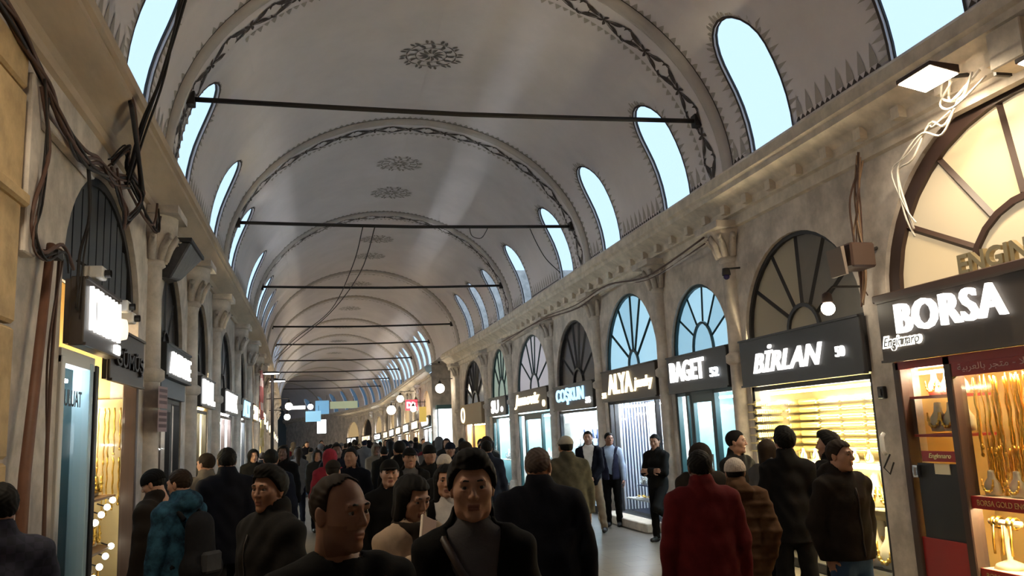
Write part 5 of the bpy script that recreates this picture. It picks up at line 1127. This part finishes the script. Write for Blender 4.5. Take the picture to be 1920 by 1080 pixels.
BLK = cm('black', (.0055,.005,.005)); BLK2 = cm('charcoal', (.013,.012,.012)); NVY = cm('navy', (.007,.009,.019)); NVY2 = cm('dark_navy', (.004,.0045,.009)); BEI = cm('beige_coat', (.40,.30,.22)); BRN = cm('brown_puffer', (.085,.042,.02)); RED = cm('dark_red', (.095,.008,.010)); KHA = cm('khaki', (.26,.19,.125)); JEA = cm('blue_jeans', (.05,.10,.20)); GRYS = cm('grey_shirt', (.09,.085,.09)); WHT = cm('white_shirt', (.62,.60,.60)); CAM = cm('camo_green', (.065,.058,.042), var=.5, scale=14, col2=(.04,.04,.03)); BCAM = cm('blue_camo', (.03,.10,.16), var=.8, scale=11, col2=(.008,.018,.035)); DBR = cm('dark_brown', (.020,.015,.012)); LBL = cm('light_blue_shirt', (.34,.42,.55)); GRY = cm('mid_grey', (.10,.095,.097)); WOOL = cm('white_wool', (.55,.48,.42), bump=.6, scale=40)
PLD = pm('cloth_blue_plaid', (.02,.025,.07), .85)
nt = PLD.node_tree; ck = nt.nodes.new('ShaderNodeTexChecker'); ck.inputs['Scale'].default_value = 26; ck.inputs[1].default_value = (.006,.007,.02,1); ck.inputs[2].default_value = (.014,.014,.034,1); tcn = nt.nodes.new('ShaderNodeTexCoord'); nt.links.new(tcn.outputs['Object'], ck.inputs[0]); nt.links.new(ck.outputs[0], nt.nodes['Principled BSDF'].inputs['Base Color'])

# ---- foreground
person((.06,2.80,0), (.35,-1), 1.76, 'man in a black sweatshirt turning his head to the side, short receding hair', BLK, BLK, ('thin','brown'), 'tan', lod=0, turn=.42, nod=-.05, infl=.03, stub=True, wide=1.08, arms=('hang','hang'), legs=('f','b'), collar=False)
yo = person((.57,3.22,0), (-.13,-1), 1.79, 'young man in a long black open coat over a grey shirt facing ahead', BLK, BLK2, ('tall','black'), 'light', lod=0, infl=.022, hem=.55, wide=.95, shirt=GRYS, arms=('hang','hang'), legs=('f','b'), nod=-.04)
wb = person((.47,4.45,0), (.45,-1), 1.66, 'woman in a beige coat with dark shoulder-length hair looking down at a phone', BEI, DBR, ('bob','black'), 'light', 'f', lod=0, turn=.12, nod=-.30, arms=('phone2','phone'), scarf=DBR, infl=.035, hem=.62, curl=1.0, wide=.95)
person((.88,6.0,0), (-.12,-1), 1.65, 'woman with long dark hair in a black jacket over a white shirt', BLK, BLK, ('long','black'), 'light', 'f', lod=0, shirt=WHT, infl=.022, wide=.93)
person((.60,7.5,0), (0,-1), 1.66, 'person in black with a dark cap and shaded eyes', BLK, BLK, ('cap','black'), 'light', lod=1, infl=.03, hatmat=BLK)
person((-.26,4.85,0), (-.75,-.5), 1.73, 'person in a loose black coat in profile with thick dark hair', BLK2, BLK, ('tall','black'), 'tan', lod=0, turn=.35, infl=.05, hem=.55, legs=('f','b'), wide=1.05)
person((1.34,5.15,0), (.30,1), 1.76, 'heavy man in a navy black jacket and khaki trousers walking away, bald head', NVY2, KHA, ('thin','grey'), 'tan', lod=0, turn=-.3, infl=.05, belly=.04, wide=1.2, arms=('hang','hang'), legs=('b','f'), hem=.80)
person((2.80,9.45,0), (-.1,1), 1.77, 'person in a camouflage jacket with a pale cap walking away', CAM, DBR, ('cap','black'), 'tan', lod=1, infl=.05, wide=1.15, arms=('hang','hang'), legs=('b','f'), hatmat=cm('pale_cap', (.30,.28,.24)))
person((4.72,14.5,0), (-.45,-1), 1.78, 'man in a dark blazer, white shirt and beige trousers with hands clasped', NVY2, KHA, ('short','black'), 'light', lod=1, shirt=WHT, infl=.025, arms=('front','front'), legs=('wide','wide'), stub=True, hem=.80)
person((5.33,15.1,0), (-.5,-1), 1.72, 'man in a navy vest with pale blue sleeves and dark trousers', cm('navy_vest', (.02,.022,.045)), BLK, ('short','black'), 'tan', lod=1, infl=.022, arms=('hang','hang'), legs=('stand','stand'), turn=.5, shirt=LBL, vest=True)
person((5.28,12.75,0), (-.75,-.55), 1.68, 'man in black with crossed arms leaning on one leg against the column', BLK, BLK, ('short','black'), 'tan', lod=1, arms=('cross','cross'), legs=('prop','stand'), turn=.2, nod=-.15)
person((2.48,5.25,0), (.2,1), 1.66, 'man in a long dark red jacket seen from behind', RED, BLK, ('short','black'), 'dark', lod=0, infl=.045, hem=.58, wide=1.12, legs=('stand','stand'), puffer=False)
person((3.15,6.05,0), (.35,1), 1.55, 'person in a brown puffer coat and white knitted beanie seen from behind', BRN, BLK, ('beanie','black'), 'light', 'f', lod=0, infl=.065, hem=.48, puffer=True, hood=True, hatmat=WOOL, wide=1.08, legs=('stand','stand'), arms=('hang','pocket'))
person((4.02,6.75,0), (.55,1), 1.76, 'man in a dark suit facing the BİRLAN window from behind', BLK2, BLK2, ('tall','black'), 'light', lod=0, infl=.020, hem=.78, legs=('stand','stand'), arms=('hang','hang'), turn=.35)
person((4.62,7.0,0), (-.35,.9), 1.70, 'youth with thick black hair in profile beside the suited man', BLK, BLK, ('tall','black'), 'light', lod=0, infl=.03, turn=.45, legs=('stand','stand'))
person((3.76,5.58,0), (.15,-1), 1.67, 'man in a dark hooded parka and blue jeans with hands in pockets', DBR, JEA, ('short','brown'), 'light', lod=0, infl=.04, hem=.86, hood=True, arms=('pocket','pocket'), legs=('stand','stand'), turn=.3, wide=1.05)
person((3.32,7.0,0), (.3,1), 1.64, 'person in a dark hooded jacket behind the red jacket', DBR, BLK, ('hood','black'), 'tan', lod=1, infl=.05, hatmat=DBR, legs=('stand','stand'))
person((4.28,8.15,0), (.4,-1), 1.74, 'man in a dark jacket with short black hair beside the brown-haired woman', BLK2, BLK, ('short','black'), 'light', lod=1, turn=.5, legs=('stand','stand'))
person((4.40,7.72,0), (.8,.4), 1.64, 'woman with long brown hair in a grey jacket at the shop window', GRY, BLK, ('long','brown'), 'light', 'f', lod=1, infl=.035, legs=('stand','stand'))
person((-1.50,4.55,0), (-.35,1), 1.71, 'man in a dark blue plaid shirt seen from behind at the stone pier', PLD, JEA, ('short','black'), 'tan', lod=0, infl=.03, wide=1.1, legs=('stand','stand'), turn=.2)
person((-1.36,7.7,0), (-1,.25), 1.65, 'person in a dark beanie and brown jacket looking into the left window', DBR, BLK2, ('beanie','black'), 'light', lod=0, infl=.05, hem=.75, nod=-.35, hatmat=BLK, arms=('hang','hang'), legs=('stand','stand'))
bc = person((-1.08,7.2,0), (-.75,.65), 1.66, 'man in a blue patterned hooded jacket with shaved hair and backpack', BCAM, BLK, ('short','brown'), 'light', lod=0, infl=.045, hood=True, turn=.25, nod=-.12, legs=('stand','stand'), hem=.82)
person((-.86,8.5,0), (-.35,1), 1.83, 'tall man in a dark coat with short black hair walking away', NVY2, BLK, ('short','black'), 'tan', lod=0, infl=.045, hem=.72, wide=1.12, legs=('b','f'), arms=('hang','back'))
person((-1.22,9.9,0), (-.4,.9), 1.75, 'person in a grey-brown jacket beyond the tall man by the left shops', cm('taupe', (.13,.11,.09)), BLK, ('short','brown'), 'light', lod=1, infl=.04, turn=.5, legs=('stand','stand'))
person((-.55,10.3,0), (0,1), 1.78, 'person in a navy jacket walking away along the left shops', NVY, BLK, ('short','black'), 'tan', lod=1, infl=.045, legs=('f','b'))
person((.15,12.6,0), (0,1), 1.70, 'person with a bright red hood in the crowd', cm('bright_red', (.28,.025,.04)), BLK, ('hood','black'), 'light', lod=1, infl=.05, hatmat=cm('bright_red', (.28,.025,.04)))
person((1.07,10.3,0), (.05,-1), 1.71, 'person in a black coat with an open pale collar in the crowd', BLK, BLK, ('cap','black'), 'tan', lod=1, shirt=GRY, infl=.04, hatmat=BLK)
person((2.38,12.1,0), (.05,1), 1.74, 'tall person in a dark blue jacket walking away near the teal door', NVY, BLK, ('short','black'), 'tan', lod=1, infl=.04)
person((2.15,14.1,0), (0,-1), 1.71, 'person in a dark blue beanie and jacket in the crowd', NVY, BLK, ('beanie','black'), 'tan', lod=1, infl=.04, hatmat=NVY)
person((2.05,16.4,0), (0,1), 1.70, 'person in a pale grey hooded coat in the crowd', GRY, BLK, ('hood','black'), 'light', lod=1, infl=.05, hatmat=GRY)
person((-.95,18.0,0), (0,1), 1.64, 'person in a white beanie walking along the left shops', DBR, BLK, ('beanie','black'), 'light', lod=1, hatmat=WOOL)
person((3.35,17.6,0), (0,-1), 1.72, 'person in a tan jacket in front of the script-sign shop', cm('tan_jacket', (.26,.20,.14)), BLK, ('short','black'), 'light', lod=1, infl=.04)

# things carried
J = skeleton(('hold2','hold'), ('f','b'))
t = thing('phone', (.50, 4.12, 1.30), 'large phone with a pale edge held by the woman in beige', 'phone', rz=.5, dowarp=False)
ph = MB(); ph.box(-.045,.045,-.005,.005,-.02,.17); o = ph.build('body', pm('rose_phone_case', (.32,.19,.15), .5), t, bevel=.003, base=(0,0,0), dowarp=False); o.rotation_euler = (-.4,.45,0)
ph = MB(); ph.box(-.050,-.045,-.006,.006,-.02,.17); o2 = ph.build('edge', pm('pale_phone_edge', (.8,.7,.6), .4), t, base=(0,0,0), dowarp=False); o2.rotation_euler = (-.4,.45,0)
# shoulder bag of the young man
t = thing('shoulder_bag', (.57,3.22,.9), 'dark brown crossbody bag and strap on the young man', 'bag', rz=math.atan2(.13,-1), dowarp=False)
mb = MB(); mb.tube([(.11,-.02,.585),(.115,.07,.56),(.06,.125,.46),(-.03,.15,.33),(-.11,.145,.20),(-.16,.11,.10)], .016, 6); mb.v = [(v[0], v[1], v[2]) for v in mb.v]; mb.build('strap', pm('dark_leather', (.03,.018,.014), .5), t, smooth=True, base=(0,0,0), dowarp=False)
mb = MB(); mb.box(-.20,.02,.13,.20,-.04,.14); mb.build('pouch', pm('dark_leather', (.03,.018,.014), .5), t, bevel=.025, base=(0,0,0), dowarp=False)
mb = MB(); mb.tube([(-.18,.202,.10),(0,.202,.10)], .006, 5); mb.build('zip', M['iron'], t, base=(0,0,0), dowarp=False)
# backpack of the man in blue
t = thing('backpack', (-1.08,7.2,.86), 'black backpack on the man in the blue patterned jacket', 'backpack', rz=math.atan2(.75,.65), dowarp=False)
f = Field((-.2,-.42,-.05), (.2,-.08,.5), .012); f.cone((0,-.24,.06), (0,-.23,.36), .13, .12, .05, .75); f.cone((-.07,-.25,.05), (.07,-.25,.05), .11, .11, .05); V_, F = f.mesh(); c = bpy.data.objects.new('pack', npmesh('pack', V_, F, [cm('black_nylon', (.014,.014,.017))])); COL.objects.link(c); c.parent = t
mb = MB(); mb.box(-.09,.09,-.39,-.33,.02,.18); mb.build('front_pocket', cm('grey_nylon', (.05,.05,.055)), t, bevel=.02, base=(0,0,0), dowarp=False)
for e in (-1, 1): mb = MB(); mb.tube([(e*.09,-.16,.42),(e*.10,-.04,.53),(e*.105,.09,.47),(e*.11,.15,.28),(e*.14,-.10,.06)], .02, 6); mb.build('strap', cm('black_nylon', (.014,.014,.017)), t, smooth=True, base=(0,0,0), dowarp=False)

# ---- crowd further down the street
protos = []
P0 = (0, -30, 0)
for k, (hs, sx_, lg, inf_, hm, wd) in enumerate((('short','m',('f','b'),.035,None,1.05), ('short','m',('b','f'),.05,.7,1.1), ('long','f',('f','b'),.035,.66,.95), ('beanie','m',('f','b'),.045,None,1.05), ('hood','f',('b','f'),.05,.7,1.0), ('cap','m',('f','b'),.04,None,1.08), ('bob','f',('b','f'),.04,.6,.95))):
    protos.append((person(P0, (0,1), 1.72, 'p', BLK, BLK, (hs,'black'), 'light', sx_, lod=2, detail=False, infl=inf_, hem=hm, legs=lg, wide=wd, arms=('fwd','back') if k % 2 else ('back','fwd')), hs))
TOPS = [('black coat', BLK), ('charcoal jacket', BLK2), ('navy jacket', NVY), ('dark brown jacket', DBR), ('grey coat', GRY), ('black jacket', NVY2), ('taupe jacket', cm('taupe', (.13,.11,.09))), ('beige coat', BEI), ('dark red jacket', RED)]
HS = {'short': 'short dark hair', 'long': 'long dark hair', 'beanie': 'a beanie', 'hood': 'the hood up', 'cap': 'a cap', 'bob': 'chin-length hair'}
pts = [(-1.36,7.7),(.15,12.6),(1.07,10.3),(2.38,12.1),(2.15,14.1),(2.05,16.4),(-.95,18),(3.35,17.6),(-.55,10.3),(-1.22,9.9),(2.8,9.45),(-.86,8.5),(.6,7.5)]; made = 0; rn = random.Random(11); used = [False]*len(protos)
for att in range(4000):
    if made >= 84: break
    y = 9.0+38*rn.random()**1.25; x = rn.uniform(-1.35, 4.4)
    if y < 13 and not (-.5 < x < 1.9): continue
    if y < 19 and x > 3.0: continue
    if y < 16 and x < -.9: continue
    if any((x-a)**2+(y-b)**2 < .62**2 for a, b in pts): continue
    pts.append((x, y)); k = rn.randrange(len(protos)); src, hs = protos[k]; tn, tm = TOPS[rn.choice((0,0,1,1,2,3,3,4,5,5,6,7,8)) if y > 15 else rn.choice((0,1,2,3,5))]; away = rn.random() < .5
    o = src if not used[k] else copy_tree(src); used[k] = True; s = rn.uniform(.93, 1.05); o.scale = (s, s, s); o.location = warp((x, y, 0)); o.rotation_euler = (0,0,(0 if away else PI)+rn.uniform(-.35,.35))
    o['label'] = 'crowd person in %s, %s, seen from %s' % (tn, HS[hs], 'behind' if away else 'the front'); o['group'] = 'crowd: %s, %s, %s' % (tn, hs, 'back' if away else 'front')
    bt = rn.choice((BLK, BLK2, JEA, DBR, NVY2)); hm_ = rn.choice((BLK, GRY, DBR, WOOL, NVY)) if hs in ('beanie', 'cap') else (tm if hs == 'hood' else rn.choice((HAIR['black'], HAIR['black'], HAIR['brown'])))
    for c in o.children:
        n_ = c.name.split('.')[0]; m = tm if n_ == 'jacket' else bt if n_ == 'trousers' else hm_ if n_ in ('hair', 'beanie', 'cap', 'hood') else None
        if m is not None: c.material_slots[0].link = 'OBJECT'; c.material_slots[0].material = m
    sk = rn.choice(('light', 'tan', 'light', 'dark')); o.material_slots[0].link = 'OBJECT'; o.material_slots[0].material = SKIN[sk]
    made += 1
for (p, hs), u in zip(protos, used):
    if not u:
        for c in list(p.children): bpy.data.objects.remove(c)
        bpy.data.objects.remove(p)
